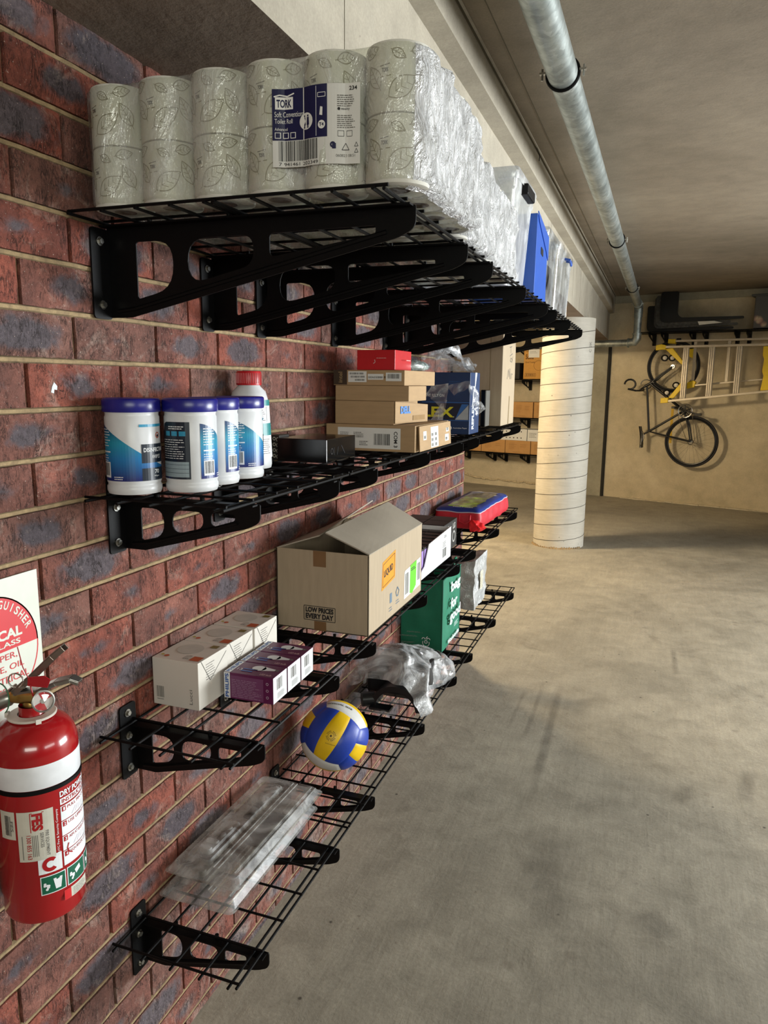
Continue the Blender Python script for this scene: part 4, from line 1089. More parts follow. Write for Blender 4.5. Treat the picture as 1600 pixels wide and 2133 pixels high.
def carton():
    t = thing('open_carton', 'large open cardboard carton with tented flaps and an orange liquid sticker', 'carton', (.006, 1.862, Z3), 0)
    w, d, h = .288, .505, .236; th = .004
    B = MB(M_card2, M_cardgrey)
    B.box(0, w, 0, th, 0, h); B.box(0, w, d-th, d, 0, h); B.box(0, th, 0, d, 0, h); B.box(w-th, w, 0, d, 0, h); B.box(0, w, 0, d, 0, th)
    B.build('box_body', t, bevel=.001)
    def sheet(name, q, th_=.0035):
        q = [Vector(p) for p in q]; n = (q[1]-q[0]).cross(q[3]-q[0]).normalized()*th_
        S_ = MB(M_cardgrey); N = 8; vs = []
        for a in range(N+1):
            for b in range(N+1):
                u, v = a/N, b/N; p = q[0]*(1-u)*(1-v)+q[1]*u*(1-v)+q[2]*u*v+q[3]*(1-u)*v
                p = p+n.normalized()*(.004*math.sin(PI*v)*math.sin(PI*u)); vs.append(p)
        m = len(vs); vs2 = vs+[p+n for p in vs]
        fs = []
        for a in range(N):
            for b in range(N):
                k = a*(N+1)+b; fs.append((k, k+N+1, k+N+2, k+1)); k += m; fs.append((k, k+1, k+N+2, k+N+1))
        ed = [i for i in range(N+1)]+[i*(N+1)+N for i in range(1, N+1)]+[N*(N+1)+i for i in range(N-1, -1, -1)]+[i*(N+1) for i in range(N-1, 0, -1)]
        for i in range(len(ed)): a, b = ed[i], ed[(i+1) % len(ed)]; fs.append((a, b, b+m, a+m))
        S_.add(vs2, fs); return S_.build(name, t, smooth=0)
    sheet('flap', [(w, .002, h), (w, d-.002, h), (.155, d+.02, h+.062), (.150, .012, h+.050)])
    sheet('flap', [(.0, .002, h), (.0, d-.002, h), (.118, d-.03, h+.076), (.128, .020, h+.042)])
    sheet('flap', [(.006, d, h), (w-.006, d, h), (w-.02, d-.12, h-.05), (.02, d-.12, h-.05)])
    tp = MB(M_tape); f = front(0, -.0004, 0); tp.grid(f, .118, .158, h-.046, h, 1, 1, M_tape, 0); tp.build('tape', t); tp = MB(M_tape); tp.grid(f, .120, .158, 0, .028, 1, 1, M_tape, 0); tp.build('tape', t)
    pb = MB(M_ink); stroke(pb, f, M_ink, [(.088, .030), (.186, .030), (.186, .072), (.088, .072), (.088, .030)], .0018)
    text(pb, 'LOW PRICES', f, M_ink, .093, .053, .088, .016, .05); text(pb, 'EVERY DAY', f, M_ink, .093, .034, .088, .016, .05); pb.build('printed_slogan', t)
    OY = P('orange_sticker', '#dc8f06', .45); sk_ = MB(OY); f = right(w+.0005, 0, 0)
    sk_.poly(f, [(.105, .105), (.225, .120), (.228, .206), (.112, .190)], OY, 0); stroke(sk_, f, M_ink, [(.113, .114), (.218, .127), (.220, .197), (.119, .182), (.113, .114)], .0016, .0004)
    fs_ = plane((w+.0007, .125, .138), (0, 1, .12), (0, -.05, 1)); text(sk_, 'LIQUID', fs_, M_ink, 0, 0, .080, .024, .02); sk_.build('orange_sticker', t)
    lb = MB(M_paper); f = right(w+.0006, 0, 0); lb.poly(f, [(.315, .022), (.49, .028), (.49, .125), (.325, .115), (.318, .11)], M_paper, 0)
    GR = P('green_print', '#5ec41c', .5); lb.poly(f, [(.375, .028), (.40, .022), (.44, .040), (.445, .124), (.378, .120)], GR, .0004)
    barcode(lb, f, M_inkgrey, .325, .034, .035, .07, 12); barcode(lb, f, M_inkgrey, .455, .05, .03, .06, 12); fine(lb, f, M_ink, .385, .10, .05, .012, 2, .0008); lb.build('shipping_label', t)
    ib = MB(P('blue_grey_ink', '#5e7385', .7)); IB = MATS['blue_grey_ink']
    ib.grid(f, .178, .198, .048, .078, 1, 1, IB, 0); fine(ib, f, IB, .172, .024, .03, .016, 2, .0002, .3); stroke(ib, f, IB, [(.235, .068), (.25, .082), (.265, .068), (.255, .054), (.243, .054), (.235, .068)], .004); fine(ib, f, IB, .235, .030, .035, .016, 2, .0002, .3)
    ib.build('printed_symbols', t)
carton()
# white tray packed with bulb cartons
tr = thing('bulb_tray', 'torn white display tray packed with dark bulb boxes, right of the large carton', 'tray', (.085, 2.475, Z3))
B = MB(M_whitecard); W_, D_ = .172, .43
B.box(0, W_, 0, .003, 0, .05); B.box(0, .003, 0, D_, 0, .12); B.box(0, W_, D_-.003, D_, 0, .125); B.box(0, W_, 0, D_, 0, .003)
B.prism([(W_-.003, 0, 0), (W_-.003, D_, 0), (W_-.003, D_, .128), (W_-.003, .11, .118), (W_-.003, .055, .045), (W_-.003, .02, .035), (W_-.003, 0, .02)], (.003, 0, 0))
f = right(W_+.0004, 0, 0); barcode(B, f, M_inkgrey, .30, .022, .055, .036, 12); fine(B, f, M_inkgrey, .30, .064, .05, .025, 4, .0004, .3); fine(B, f, M_inkgrey, .32, .10, .04, .012, 2)
B.build('tray_body', tr)
M_bd = P('charcoal_card', '#2b2a2d', .45, 0, .1)
k = 0
for j in range(7):
    for i in range(2):
        y = 2.483+j*.0595; x = .090+i*.081
        o = MB(M_bd, M_purple).box(0, .078, 0, .056, 0, .106, M_bd)
        o.box(.0785, .079, .004, .052, .03, .10, P('lilac_print', '#9a7fc0', .4)); o.box(.002, .076, -.0005, 0, .02, .07, M_purple); o.box(.002, .076, .002, .012, .106, .109, M_bd)
        if j == 0: text(o, 'PHILIPS', front(0, -.0008, 0), M_whitecard, .012, .078, .055, .012, .03)
        o = o.build('bulb_box', loc=(x, y, Z3+.0035), bevel=.0015)
        tag(o, 'dark bulb box in the torn white tray, '+('wall' if i == 0 else 'aisle')+' side, '+('first', 'second', 'third', 'fourth', 'fifth', 'sixth', 'seventh')[j]+' row from the camera', 'light bulb box', 'bulb boxes in the tray')
# black boxes with white ring print
for j in range(2):
    for i in range(2):
        nm = ('left' if i == 0 else 'right')+' '+('front' if j == 0 else 'rear')
        t = box_thing('grinder_box', 'small black box with grey lettering, '+nm+' one of the four behind the bulb tray', 'box', (.018+i*.104, 2.925+j*.105, Z3), 0, .101, .102, .124, P('matt_black_card', '#1b1a19', .5, 0, .15), .0015, 'box_body', 'black boxes behind the tray')
        B = MB(M_inkgrey); f = front(0, -.0004, 0); LG = P('light_grey_ink', '#9a9893', .6)
        B.grid(f, .008, .034, .100, .114, 1, 1, M_inkgrey, 0); text(B, 'Little Guy', f, LG, .048, .102, .044, .009); ring2d(B, f, LG, .05, .055, .022, .025, 24)
        B.build('front_print', t); B = MB(M_inkgrey); f = right(.1014, 0, 0); ring2d(B, f, LG, .05, .05, .018, .026, 24); text(B, 'LG', f, LG, .03, .085, .04, .026, .05)
        B.build('side_print', t)
# first-aid bag
def firstaid():
    t = thing('first_aid_bag', 'red and blue first aid bag with a clear window lid', 'bag', (.015, 3.50, Z3), -.04)
    R_ = P('red_nylon', '#b5182a', .55, 0, .15, 30, .3, 60); Bl = P('blue_nylon', '#16307d', .5, 0, .12, 30, .3, 60)
    w, d, h = .232, .62, .10
    def loop(ins, z, amp, n=64):
        pts = rounded([(ins, ins), (w-ins, ins), (w-ins, d-ins), (ins, d-ins)], .04, 12)
        out = []
        for i, (x, y) in enumerate(pts):
            q = Vector((x*14, y*14, z*22)); out.append((x+amp*noise.noise(q), y+amp*noise.noise(q+Vector((9, 0, 0))), z+amp*.6*noise.noise(q+Vector((0, 7, 0)))))
        return out
    # denser long sides
    def dens(ins, z, amp):
        P4 = [(ins, ins), (w-ins, ins), (w-ins, d-ins), (ins, d-ins)]; r = .03; out = []
        base = rounded(P4, r, 6); res = []
        for i in range(len(base)):
            a, b = Vector(base[i]), Vector(base[(i+1) % len(base)]); k = max(1, int((b-a).length/.02))
            if i == len(base)-1 or True:
                for j in range(k): res.append(a.lerp(b, j/k))
        for p in res:
            q = Vector((p.x*13, p.y*13, z*20)); out.append((p.x+amp*noise.noise(q), p.y+amp*noise.noise(q+Vector((9, 0, 0))), z+amp*.8*noise.noise(q+Vector((0, 7, 0)))))
        return out, len(res)
    B = MB(R_, Bl)
    lv = [dens(i_, z, a) for i_, z, a in ((.012, 0, .0), (.0, .008, .006), (-.004, .035, .012), (-.002, .06, .012), (.002, h*.84, .006))]
    n = min(l[1] for l in lv); vs = [p for l in lv for p in l[0][:n]]
    B.add(vs, [(i*n+j, i*n+(j+1) % n, (i+1)*n+(j+1) % n, (i+1)*n+j) for i in range(4) for j in range(n)]+[tuple(range(n))[::-1]], R_)
    B.build('bag_body', t, smooth=2)
    pp = MB(P('pale_piping', '#b9b3c4', .5)).tube(lv[4][0][:n], .0028, n=6, closed=True).build('piping', t, smooth=2)
    Lb = MB(Bl); l2 = [lv[4][0][:n], dens(.006, h*.93, .004)[0][:n], dens(.016, h, .004)[0][:n], dens(.048, h*1.02, .004)[0][:n]]
    m_ = min(len(x) for x in l2); vs = [p for l in l2 for p in l[:m_]]
    Lb.add(vs, [(i*m_+j, i*m_+(j+1) % m_, (i+1)*m_+(j+1) % m_, (i+1)*m_+j) for i in range(3) for j in range(m_)], Bl)
    Lb.build('blue_lid', t, smooth=2)
    wb = MB(clear('window_vinyl', (.95, .97, .93), .14, .05, .12, .5, 16, .01)); g = lambda u, v, h_=0: (u, v, h*1.01+.006*noise.noise(Vector((u*20, v*14, 2)))+.004)
    wb.grid(g, .044, w-.044, .044, d-.044, 12, 24); wb.build('clear_window', t, smooth=2)
    cb = MB(P('lime_packets', '#b4d04a', .6, 0, .5, 25, .3, 40)); g = lambda u, v, h_=0: (u, v, h*.96+.012*noise.noise(Vector((u*24, v*20, 5))))
    cb.grid(g, .04, w-.04, .04, d-.20, 14, 24); cb.build('green_packets', t, smooth=2)
    cb = MB(P('dark_packets', '#6b6350', .7, 0, .5, 25, .3, 40)); cb.grid(g, .04, w-.04, d-.20, d-.04, 14, 10); cb.build('grey_packets', t, smooth=2)
    tx = MB(WP); f = top(0, 0, h+.006); text(tx, 'FIRST AID', f, WP, .09, .012, .10, .018, .03); text(tx, '+', f, WP, .185, .45, .02, .02, .08); tx.build('printed_name', t)
    hb = MB(R_); hb.tube([(w-.10, -.012, .075), (w-.10, -.016, .04), (w-.07, -.02, .03), (w-.045, -.016, .045), (w-.045, -.012, .075)], .004, n=6); hb.build('carry_loop', t, smooth=2)
    BS = P('bright_red_strap', '#dc1f24', .4, 0, .1)
    film('strap_end', [(w-.055, -.016, .045), (w-.03, -.018, .055), (w+.012, -.035, .012), (w-.035, -.045, -.004)], .006, t, 3, 10, BS, 30)
    film('strap_end', [(w-.03, -.018, .055), (w-.005, .0, .05), (w+.035, .01, .015), (w+.012, -.035, .012)], .006, t, 6, 10, BS, 30)
    film('strap_end', [(w-.035, -.045, -.004), (w+.012, -.035, .012), (w+.035, .01, .015), (w+.01, .0, -.004)], .004, t, 9, 10, BS, 30)
firstaid()

# ------------------------------------------------------------------ BOTTOM SHELF
def clamshell(loc, w, d, h, label, rz=0):
    t = thing('clamshell_pack', label, 'clamshell', loc, rz, 'clear plastic clamshell packs')
    B = MB(M_clam)
    def tray(z0, z1, ins):
        lv = [rounded([(i_, i_), (w-i_, i_), (w-i_, d-i_), (i_, d-i_)], .018, 4) for i_ in (0, ins*.3, ins)]
        zz = (z0, z0+.001, z1); n = len(lv[0]); vs = [(x, y, z) for l, z in zip(lv, zz) for x, y in l]
        B.add(vs, [(i*n+j, i*n+(j+1) % n, (i+1)*n+(j+1) % n, (i+1)*n+j) for i in range(2) for j in range(n)]+[tuple(2*n+j for j in range(n))])
    tray(h*.42, h, .016); tray(h*.40, .002, .014)
    def bulge(x0, x1, y0, y1, z0, z1, i_=.006):
        lv = [rounded([(x0+q, y0+q), (x1-q, y0+q), (x1-q, y1-q), (x0+q, y1-q)], .012, 3) for q in (0, i_)]
        n = len(lv[0]); vs = [(x, y, z0) for x, y in lv[0]]+[(x, y, z1) for x, y in lv[1]]
        B.add(vs, [(j, (j+1) % n, n+(j+1) % n, n+j) for j in range(n)]+[tuple(n+j for j in range(n))])
    bulge(.03, w*.52, .035, d-.05, h, h+.008); bulge(w*.58, w-.022, .03, d-.03, h, h+.006)
    bulge(.045, w*.45, .06, .20, h+.008, h+.013, .004)
    for k in range(4): bulge(.05+.000*k, .085, .065+.03*k, .083+.03*k, h+.013, h+.016, .003)
    for k in range(3): bulge(.04, w*.5, .24+.055*k, .275+.055*k, h+.008, h+.011, .003)
    for xx in (w*.60, w*.66, w*.88, w*.94): B.tube([(xx, .03, h+.006), (xx, d-.03, h+.006)], .0016, n=5)
    B.build('clear_shell', t, smooth=1)
    ins_ = MB(P('dark_insert', '#3a3631', .6, 0, .3, 40)); ins_.box(.05, w*.45, .07, .19, .012, h-.006); ins_.box(.06, w*.42, .25, .33, .012, h-.008); ins_.box(w*.62, w*.9, .16, .30, .008, .02)
    ins_.build('dark_insert', t, bevel=.004)
    return t
clamshell((-.0+.004, 1.262, Z4), .200, .46, .030, 'clear plastic clamshell pack underneath, lying on the lowest wire shelf', 0)
clamshell((.006, 1.285, Z4+.047), .200, .45, .028, 'clear plastic clamshell pack stacked on top of the other one', -.02)

def volleyball():
    c = Vector((.147, 1.958, Z4+.106)); R_ = .106
    t = thing('volleyball', 'blue, yellow and white volleyball resting on the lowest wire shelf', 'ball', c)
    YB = P('ball_yellow', '#e0b70c', .4, 0, .05, 30, .1, 250); BB = P('ball_blue', '#1d3c9e', .4, 0, .05, 30, .1, 250); WB = P('ball_white', '#d3d3cf', .4, 0, .05, 30, .1, 250)
    ax = [Vector((1, 0, 0)), Vector((0, 1, 0)), Vector((0, 0, 1))]
    N = 30; parts = {}
    # 6 faces x 3 strips; the strip direction alternates, face 0 points at the viewer
    frames = [(0, 1, 2, 1), (0, -1, 2, 1), (1, 1, 0, 2), (1, -1, 0, 2), (2, 1, 1, 0), (2, -1, 1, 0)]
    colors = {0: (BB, YB, BB), 1: (YB, BB, WB), 2: (WB, YB, WB), 3: (WB, YB, WB), 4: (BB, YB, BB), 5: (BB, YB, BB)}
    B = MB(YB, BB, WB)
    for fi, (a, sg, iu, iv) in enumerate(frames):
        n = ax[a]*sg; U, V = ax[iu], ax[iv]
        if U.cross(V).dot(n) < 0: V = -V
        for s_ in range(3):
            mt = colors[fi][s_]
            K, Mm = 8, 24
            vs = []
            for i in range(K+1):
                for j in range(Mm+1):
                    u = -1+2*(s_+i/K)/3; v = -1+2*j/Mm
                    p = (n+U*math.tan(u*PI/4)+V*math.tan(v*PI/4)).normalized()
                    ed = min(i, K-i)/K*2/3*.5; ee = min(j, Mm-j)/Mm*2*.5
                    g = min(ed, ee); k = R_-(.0016 if g < .001 else 0)
                    vs.append(p*k)
            B.add(vs, [(i*(Mm+1)+j, (i+1)*(Mm+1)+j, (i+1)*(Mm+1)+j+1, i*(Mm+1)+j+1) for i in range(K) for j in range(Mm)], mt)
    o = B.build('ball_skin', t, smooth=2)
    o.rotation_mode = 'QUATERNION'
    return t, o, c, R_, ax
ball, skin, bc, bR, _ = volleyball()
# orient: a face towards the camera, strips tilted
look = (CAM-bc).normalized(); rt = r_.copy(); rt = (rt-look*rt.dot(look)).normalized(); upv = look.cross(rt)
ang = math.radians(-32)     # long axis of the yellow strip leans right
Vd = (upv*math.cos(ang)-rt*math.sin(ang)).normalized(); Ud = Vd.cross(look).normalized()
n0 = (look-rt*.10+upv*-.02).normalized(); Vd = (Vd-n0*Vd.dot(n0)).normalized(); Ud = Vd.cross(n0)
# local face 0 : n=+x, U,V such that strips vary along U(local y or z)
def face0():
    return Vector((1, 0, 0)), Vector((0, 0, 1)), Vector((0, -1, 0))
n_, U_, V_ = face0()
Ml = Matrix((n_, U_, V_)).transposed(); Mw = Matrix((n0, Ud, Vd)).transposed()
Q = (Mw @ Ml.inverted())
skin.rotation_quaternion = Q.to_quaternion()
B = MB(M_ink); R3 = bR
def ballmap(n, U, V): return lambda u, v, h=0: tuple((n+U*(u/R3)+V*(v/R3)).normalized()*(R3+.0004+h))
f = ballmap(n0, -Vd, Ud if True else Ud)
f = ballmap(n0, rt, upv)
ring2d(B, f, M_ink, 0, 0, 0, .0028, 14); ring2d(B, f, M_ink, 0, 0, .009, .0098, 24)
for k in range(20):
    a = 2*PI*k/20
    if k % 5 != 4: stroke(B, f, M_ink, [(.012*math.cos(a), .012*math.sin(a)), (.0155*math.cos(a+.1), .0155*math.sin(a+.1))], .0014)
for k in range(9): stroke(B, f, M_ink, [(-.017+.0035*k, -.022-.001*k), (-.0155+.0035*k, -.0195-.001*k)], .0012)
nn2 = (upv*.93+rt*.18+look*.62).normalized(); uu2 = (rt-nn2*rt.dot(nn2)-upv*.45).normalized(); uu2 = (uu2-nn2*uu2.dot(nn2)).normalized(); f2 = ballmap(nn2, uu2, nn2.cross(uu2))
text(B, 'OFFICIAL SIZE', f2, M_ink, -.045, 0, .085, .008, .02)
B.build('ball_print', ball)

# black wall fan / bracket in a clear plastic bag
t = thing('bagged_fitting', 'black curved plastic fitting inside a clear printed bag behind the volleyball', 'fitting', (.14, 2.60, Z4))
GB = P('satin_black_plastic', '#17181a', .3, 0, .15)
B = MB(GB); pts_o = []; 
for k in range(15):
    a = PI*(.02+.96*k/14); pts_o.append((.055-.098*math.cos(a), .004+.092*math.sin(a)))
arc_o = pts_o; arc_i = [((x-.055)*.80+.055, z*.78) for x, z in reversed(pts_o)]
B.prism([(x, -.205, z) for x, z in arc_o+arc_i], (0, .09, 0)); B.build('curved_shroud', t, smooth=1)
B = MB(GB); B.box(-.10, .13, -.10, .17, .0, .12); B.build('main_block', t, bevel=.02)
B = MB(GB); B.tube([(-.075, -.205, .028), (-.035, -.18, .028)], .027, n=20); B.box(-.04, .04, -.225, -.18, .002, .012); B.build('knob', t, smooth=1)
def drape():
    """crumpled film draped over the fitting, open towards the camera"""
    B = MB(M_bag); NU, NV = 60, 56; vs = []
    for j in range(NV+1):
        v = j/NV
        for i in range(NU+1):
            u = i/NU; a = PI*(-.02+1.04*u)
            rx = .150+.018*math.sin(v*9); top_ = .17+.02*math.sin(v*5+1)-.07*max(0, v-.7)/.3-.085*max(0, .25-v)/.25
            x = -rx*math.cos(a); z = max(0, math.sin(a))**.55*top_; y = -.215+.42*v
            q = Vector((x*9, y*9, z*9)); nz = (1-abs(noise.noise(q))*2.6); n2 = 1-abs(noise.noise(q*2.2))*2.6; n3 = noise.noise(q*5)
            d = .014*nz+.006*n2+.0015*n3
            y += .030*noise.noise(Vector((u*5, 3, 1)))*(1-v)*2
            vs.append((x-math.cos(a)*d, y, max(.001, z+abs(math.sin(a))*d)))
    B.add(vs, [(j*(NU+1)+i, j*(NU+1)+i+1, (j+1)*(NU+1)+i+1, (j+1)*(NU+1)+i) for j in range(NV) for i in range(NU)])
    # rear closing and a loose tongue of film in front
    o = B.build('plastic_bag', t, smooth=2)
    B = MB(M_bag); vs = []
    for j in range(15):
        for i in range(25):
            u, v = i/24, j/14; x = -.16+.23*u; y = -.26+.13*v+.05*(u-.5)**2; z = .004+.012*abs(noise.noise(Vector((x*25, y*25, 3))))+.02*max(0, v-.6)
            vs.append((x, y, z))
    B.add(vs, [(j*25+i, j*25+i+1, (j+1)*25+i+1, (j+1)*25+i) for j in range(14) for i in range(24)])
    B.build('loose_film', t, smooth=2)
    B = MB(M_inkgrey); 
    for k, (a0, w_, yy) in enumerate(((-.06, .09, -.10), (-.05, .08, -.06), (.01, .06, -.01), (-.02, .08, .05), (.0, .07, .09))):
        f = plane((a0, yy, .187+.004*k), (1, .15, 0), (-.15, 1, .0)); fine(B, f, M_inkgrey, 0, 0, w_, .018, 3, 0, .35, k)
    stroke(B, plane((-.10, -.12, .172), (1, 0, .3), (0, 1, .3)), M_inkgrey, [(0, 0), (.03, 0), (.015, .025), (0, 0)], .003)
    B.build('printed_warning', t)
drape()

def greenbag():
    G_ = P('green_nonwoven', '#0c6e52', .6, 0, .08, 30, .2, 200)
    t = thing('shopping_bag', 'green fabric shopping bag with white lettering standing under the third shelf', 'bag', (.003, 3.035, Z4))
    w, d, h = .190, .31, .335
    B = MB(G_)
    N = 14
    def wall(p0, p1, nz=18):
        vs = []
        for j in range(nz+1):
            for i in range(N+1):
                u, v = i/N, j/nz; p = Vector(p0).lerp(Vector(p1), u); nrm = (Vector(p1)-Vector(p0)).cross(Vector((0, 0, 1))).normalized()
                q = Vector((p.x*11, p.y*11, v*3.2)); p = p+nrm*(.010*noise.noise(q)*math.sin(PI*u)-.012*math.sin(PI*u)*v*(1 if abs(nrm.y) > .5 else 0)); p.z = h*v
                vs.append(p)
        B.add(vs, [(j*(N+1)+i, j*(N+1)+i+1, (j+1)*(N+1)+i+1, (j+1)*(N+1)+i) for j in range(nz) for i in range(N)])
    wall((.0, 0, 0), (w, 0, 0)); wall((w, 0, 0), (w, d, 0)); wall((w, d, 0), (0, d, 0)); wall((0, d, 0), (0, 0, 0)); B.box(0.002, w-.002, .002, d-.002, 0, .003)
    B.build('bag_body', t, smooth=2)
    sb = MB(P('green_seam', '#0a5a44', .6)); 
    for x, y in ((w, 0), (w, d), (0, 0)): sb.tube([(x, y, .0), (x, y, h)], .0028, n=6)
    sb.tube([(w+.002, 0, h-.002), (w+.002, d, h-.002)], .003, n=6); sb.build('seam', t)
    L = MB(WP); f = right(w+.012, 0, 0)
    text(L, 'bag', f, WP, .10, .238, .165, .062, .03, .0004); text(L, 'for', f, WP, .10, .172, .115, .050, .03, .0004); text(L, 'good', f, WP, .09, .098, .19, .062, .03, .0004)
    fine(L, f, WP, .17, .072, .07, .022, 3, .0004, .3); text(L, 'Woolworths', f, WP, .06, .018, .20, .022, .03, .0004)
    f = front(0, -.010, 0); ring2d(L, f, WP, .120, .045, .005, .008, 18); ring2d(L, f, WP, .120, .040, .014, .017, 22, .0004, PI*.85, PI*2.15); ring2d(L, f, WP, .109, .056, .006, .009, 14, .0004, 0, PI); ring2d(L, f, WP, .131, .056, .006, .009, 14, .0004, 0, PI)
    stroke(L, f, WP, [(.12, .062), (.127, .071)], .003)
    L.build('white_print', t)
    hb = MB(G_); hb.tube([(w-.004, d*.62, h-.02), (w-.006, d*.66, h+.04), (w-.008, d*.8, h+.045), (w-.004, d*.88, h-.02)], .006, n=6); hb.build('handle', t, smooth=2)
greenbag()
def foil():
    t = thing('foil_bag', 'crumpled silver-grey foil package behind the green shopping bag', 'bag', (.015, 3.70, Z4))
    m, nt, b = newmat('silver_foil'); q = NT(nt); v = q.obj()
    q.l(q.ramp(q.noise(v, 12, 5), [(.3, '#a6a8a8'), (.7, '#cccecd')]), b.inputs['Base Color']); b.inputs['Metallic'].default_value = .35; b.inputs['Roughness'].default_value = .3
    rn = q.math('ABSOLUTE', q.math('SUBTRACT', q.noise(v, 20, 5, .6, 1), .5)); q.bump(rn, .8, .02, b)
    B = MB(m); w, d, h = .165, .27, .262; N = 14; 
    def P_(u, v, w_): 
        x, y, z = w*u, d*v, h*w_
        qq = Vector((x*16, y*16, z*16)); k = .010*(1-abs(noise.noise(qq))*2.4)
        return (x+(k if u > .5 else -k)*(1 if u in (0, 1) else 0), y+(-k if v == 0 else (k if v == 1 else 0)), max(0, z+(k if w_ == 1 else 0)-.03*(1-u)*(w_ == 1)))
    def face(fn):
        vs = [fn(i/N, j/N) for j in range(N+1) for i in range(N+1)]
        B.add(vs, [(j*(N+1)+i, j*(N+1)+i+1, (j+1)*(N+1)+i+1, (j+1)*(N+1)+i) for j in range(N) for i in range(N)])
    face(lambda a, b: P_(a, 0, b)); face(lambda a, b: P_(1, a, b)); face(lambda a, b: P_(1-a, 1, b)); face(lambda a, b: P_(0, 1-a, b)); face(lambda a, b: P_(a, b, 1)); face(lambda a, b: P_(a, 1-b, 0))
    B.build('foil_body', t, smooth=2)
    L = MB(P('label_beige', '#c5bfa8', .6)); f = right(w+.016, 0, 0); L.grid(f, .09, .15, .09, .19, 1, 1, MATS['label_beige'], 0); fine(L, f, M_inkgrey, .095, .10, .05, .08, 8, .0004, .2); L.build('paper_label', t)
foil()

# ------------------------------------------------------------------ FIRE EXTINGUISHER AND SIGN
def extinguisher():
    RZ = .347; t = thing('fire_extinguisher', 'red fire extinguisher with a white band hanging on the brick wall', 'fire extinguisher', (.091, .866, .752), RZ)
    m, nt, b = newmat('red_enamel'); q = NT(nt); v = q.obj()
    q.l(q.ramp(q.noise(v, 8, 3), [(.3, '#8f0f14'), (.7, '#a11218')]), b.inputs['Base Color']); b.inputs['Roughness'].default_value = .22; b.inputs['Coat Weight'].default_value = .5
    r = .0665; H = .300
    MB(m).lathe([(.0, .0), (.052, .0), (.060, .004), (.0635, .012), (.0635, .040), (.0665, .048), (r, H-.012), (.0655, H-.001), (.062, H+.012), (.053, H+.026), (.038, H+.036), (.021, H+.040), (.0195, H+.043), (.0195, H+.058)], n=72, cap=False).build('tank', t, smooth=1)
    MB(P('white_band', '#d9dbde', .35)).lathe([(r+.0004, .241), (r+.0008, .242), (r+.0008, .279), (r+.0004, .280)], n=72, cap=False).build('white_band', t, smooth=1)
    MB(M_black).lathe([(r+.0002, .2325), (r+.0022, .2335), (r+.0022, .2395), (r+.0002, .2405)], n=72, cap=False).build('strap', t, smooth=1)
    co = MB(P('collar_white', '#d0c9be', .4)).lathe([(.022, H+.0405), (.037, H+.040), (.0375, H+.042), (.036, H+.0435), (.022, H+.0435)], n=40, cap=False)
    for k in range(3): a = 2.1*k-.9; co.box(.035, .041, -.004, .004, H+.038, H+.046, T=Matrix.Rotation(a, 4, 'Z'))
    co.build('collar_ring', t, smooth=1)
    zt = H+.058
    BR = P('brass', '#a88a4d', .35, .9, .1); AL = P('cast_aluminium', '#9b9a95', .35, .9, .1)
    MB(BR).lathe([(.013, zt-.002), (.013, zt+.006), (.010, zt+.010), (.010, zt+.022)], n=24).build('valve_neck', t, smooth=1)
    b_ = MB(BR); b_.tube([(-.032, .0, zt+.012), (.014, -.004, zt+.014), (.026, -.016, zt+.016)], [.010, .013, .010], n=16); b_.build('valve_body', t, smooth=1)
    b_ = MB(AL); b_.tube([(-.030, 0, zt+.012), (-.036, 0, zt+.010), (-.070, -.002, zt-.004)], [.010, .0135, .0135], n=20); b_.build('hose_coupling', t, smooth=1)
    b_ = MB(M_black); b_.tube([(-.068, -.002, zt-.003), (-.10, -.0, zt-.02), (-.115, .01, zt-.08), (-.105, .03, zt-.2), (-.095, .035, zt-.33)], .0095, n=14); b_.build('hose', t, smooth=1)
    # gauge facing the camera side
    g = thing  # noqa
    d = Vector((math.sin(.463+.25), -math.cos(.463+.25), .18)).normalized(); gq = d.to_track_quat('Z', 'Y').to_matrix().to_4x4(); gp = Vector((.030, -.024, zt+.016))
    T = Matrix.Translation(gp) @ gq
    go = MB(AL).lathe([(.0, -.012), (.013, -.012), (.017, .0), (.0175, .006), (.0155, .0065), (.0150, .003)], n=32, T=T, cap=False).build('gauge_case', t, smooth=1)
    gf = MB(P('gauge_face', '#cfc9c4', .4)); fm = lambda u, v, h=0: tuple(T @ Vector((u, v, .003+h)))
    ring2d(gf, fm, MATS['gauge_face'], 0, 0, 0, .015, 28, 0); RR = P('gauge_red', '#b4202a', .4)
    ring2d(gf, fm, RR, 0, 0, .004, .0145, 24, .0004, PI*.1, PI*.62); ring2d(gf, fm, RR, 0, 0, .004, .0145, 24, .0004, PI*1.1, PI*1.6); ring2d(gf, fm, M_steel, 0, 0, 0, .004, 12, .0008)
    gf.build('gauge_face', t)
    gl = MB(clear('gauge_glass', (1, 1, 1), .12, 0, .05)).lathe([(.0152, .0055), (.012, .009), (.0, .0105)], n=28, T=T, cap=False).build('gauge_glass', t, smooth=1)
    # levers
    def lever(name, pts, ws, th, mt, chan=.006):
        B = MB(mt); P_ = [Vector((x, 0, z)) for x, z in pts]
        for i in range(len(P_)-1):
            dd = (P_[i+1]-P_[i]).normalized(); nn = Vector((-dd.z, 0, dd.x)); a, b__ = ws[i], ws[i+1]
            q = [P_[i]+Vector((0, -a, 0)), P_[i]+Vector((0, a, 0)), P_[i+1]+Vector((0, b__, 0)), P_[i+1]+Vector((0, -b__, 0))]
            B.prism(q, nn*th)
            for s_ in (-1, 1): B.prism([P_[i]+Vector((0, s_*a, 0)), P_[i+1]+Vector((0, s_*b__, 0)), P_[i+1]+Vector((0, s_*b__, 0))-nn*chan, P_[i]+Vector((0, s_*a, 0))-nn*chan], (0, -s_*.0015, 0))
        return B.build(name, t, bevel=.0012)
    AM = P('lever_metal', '#8c8078', .32, .85, .15)
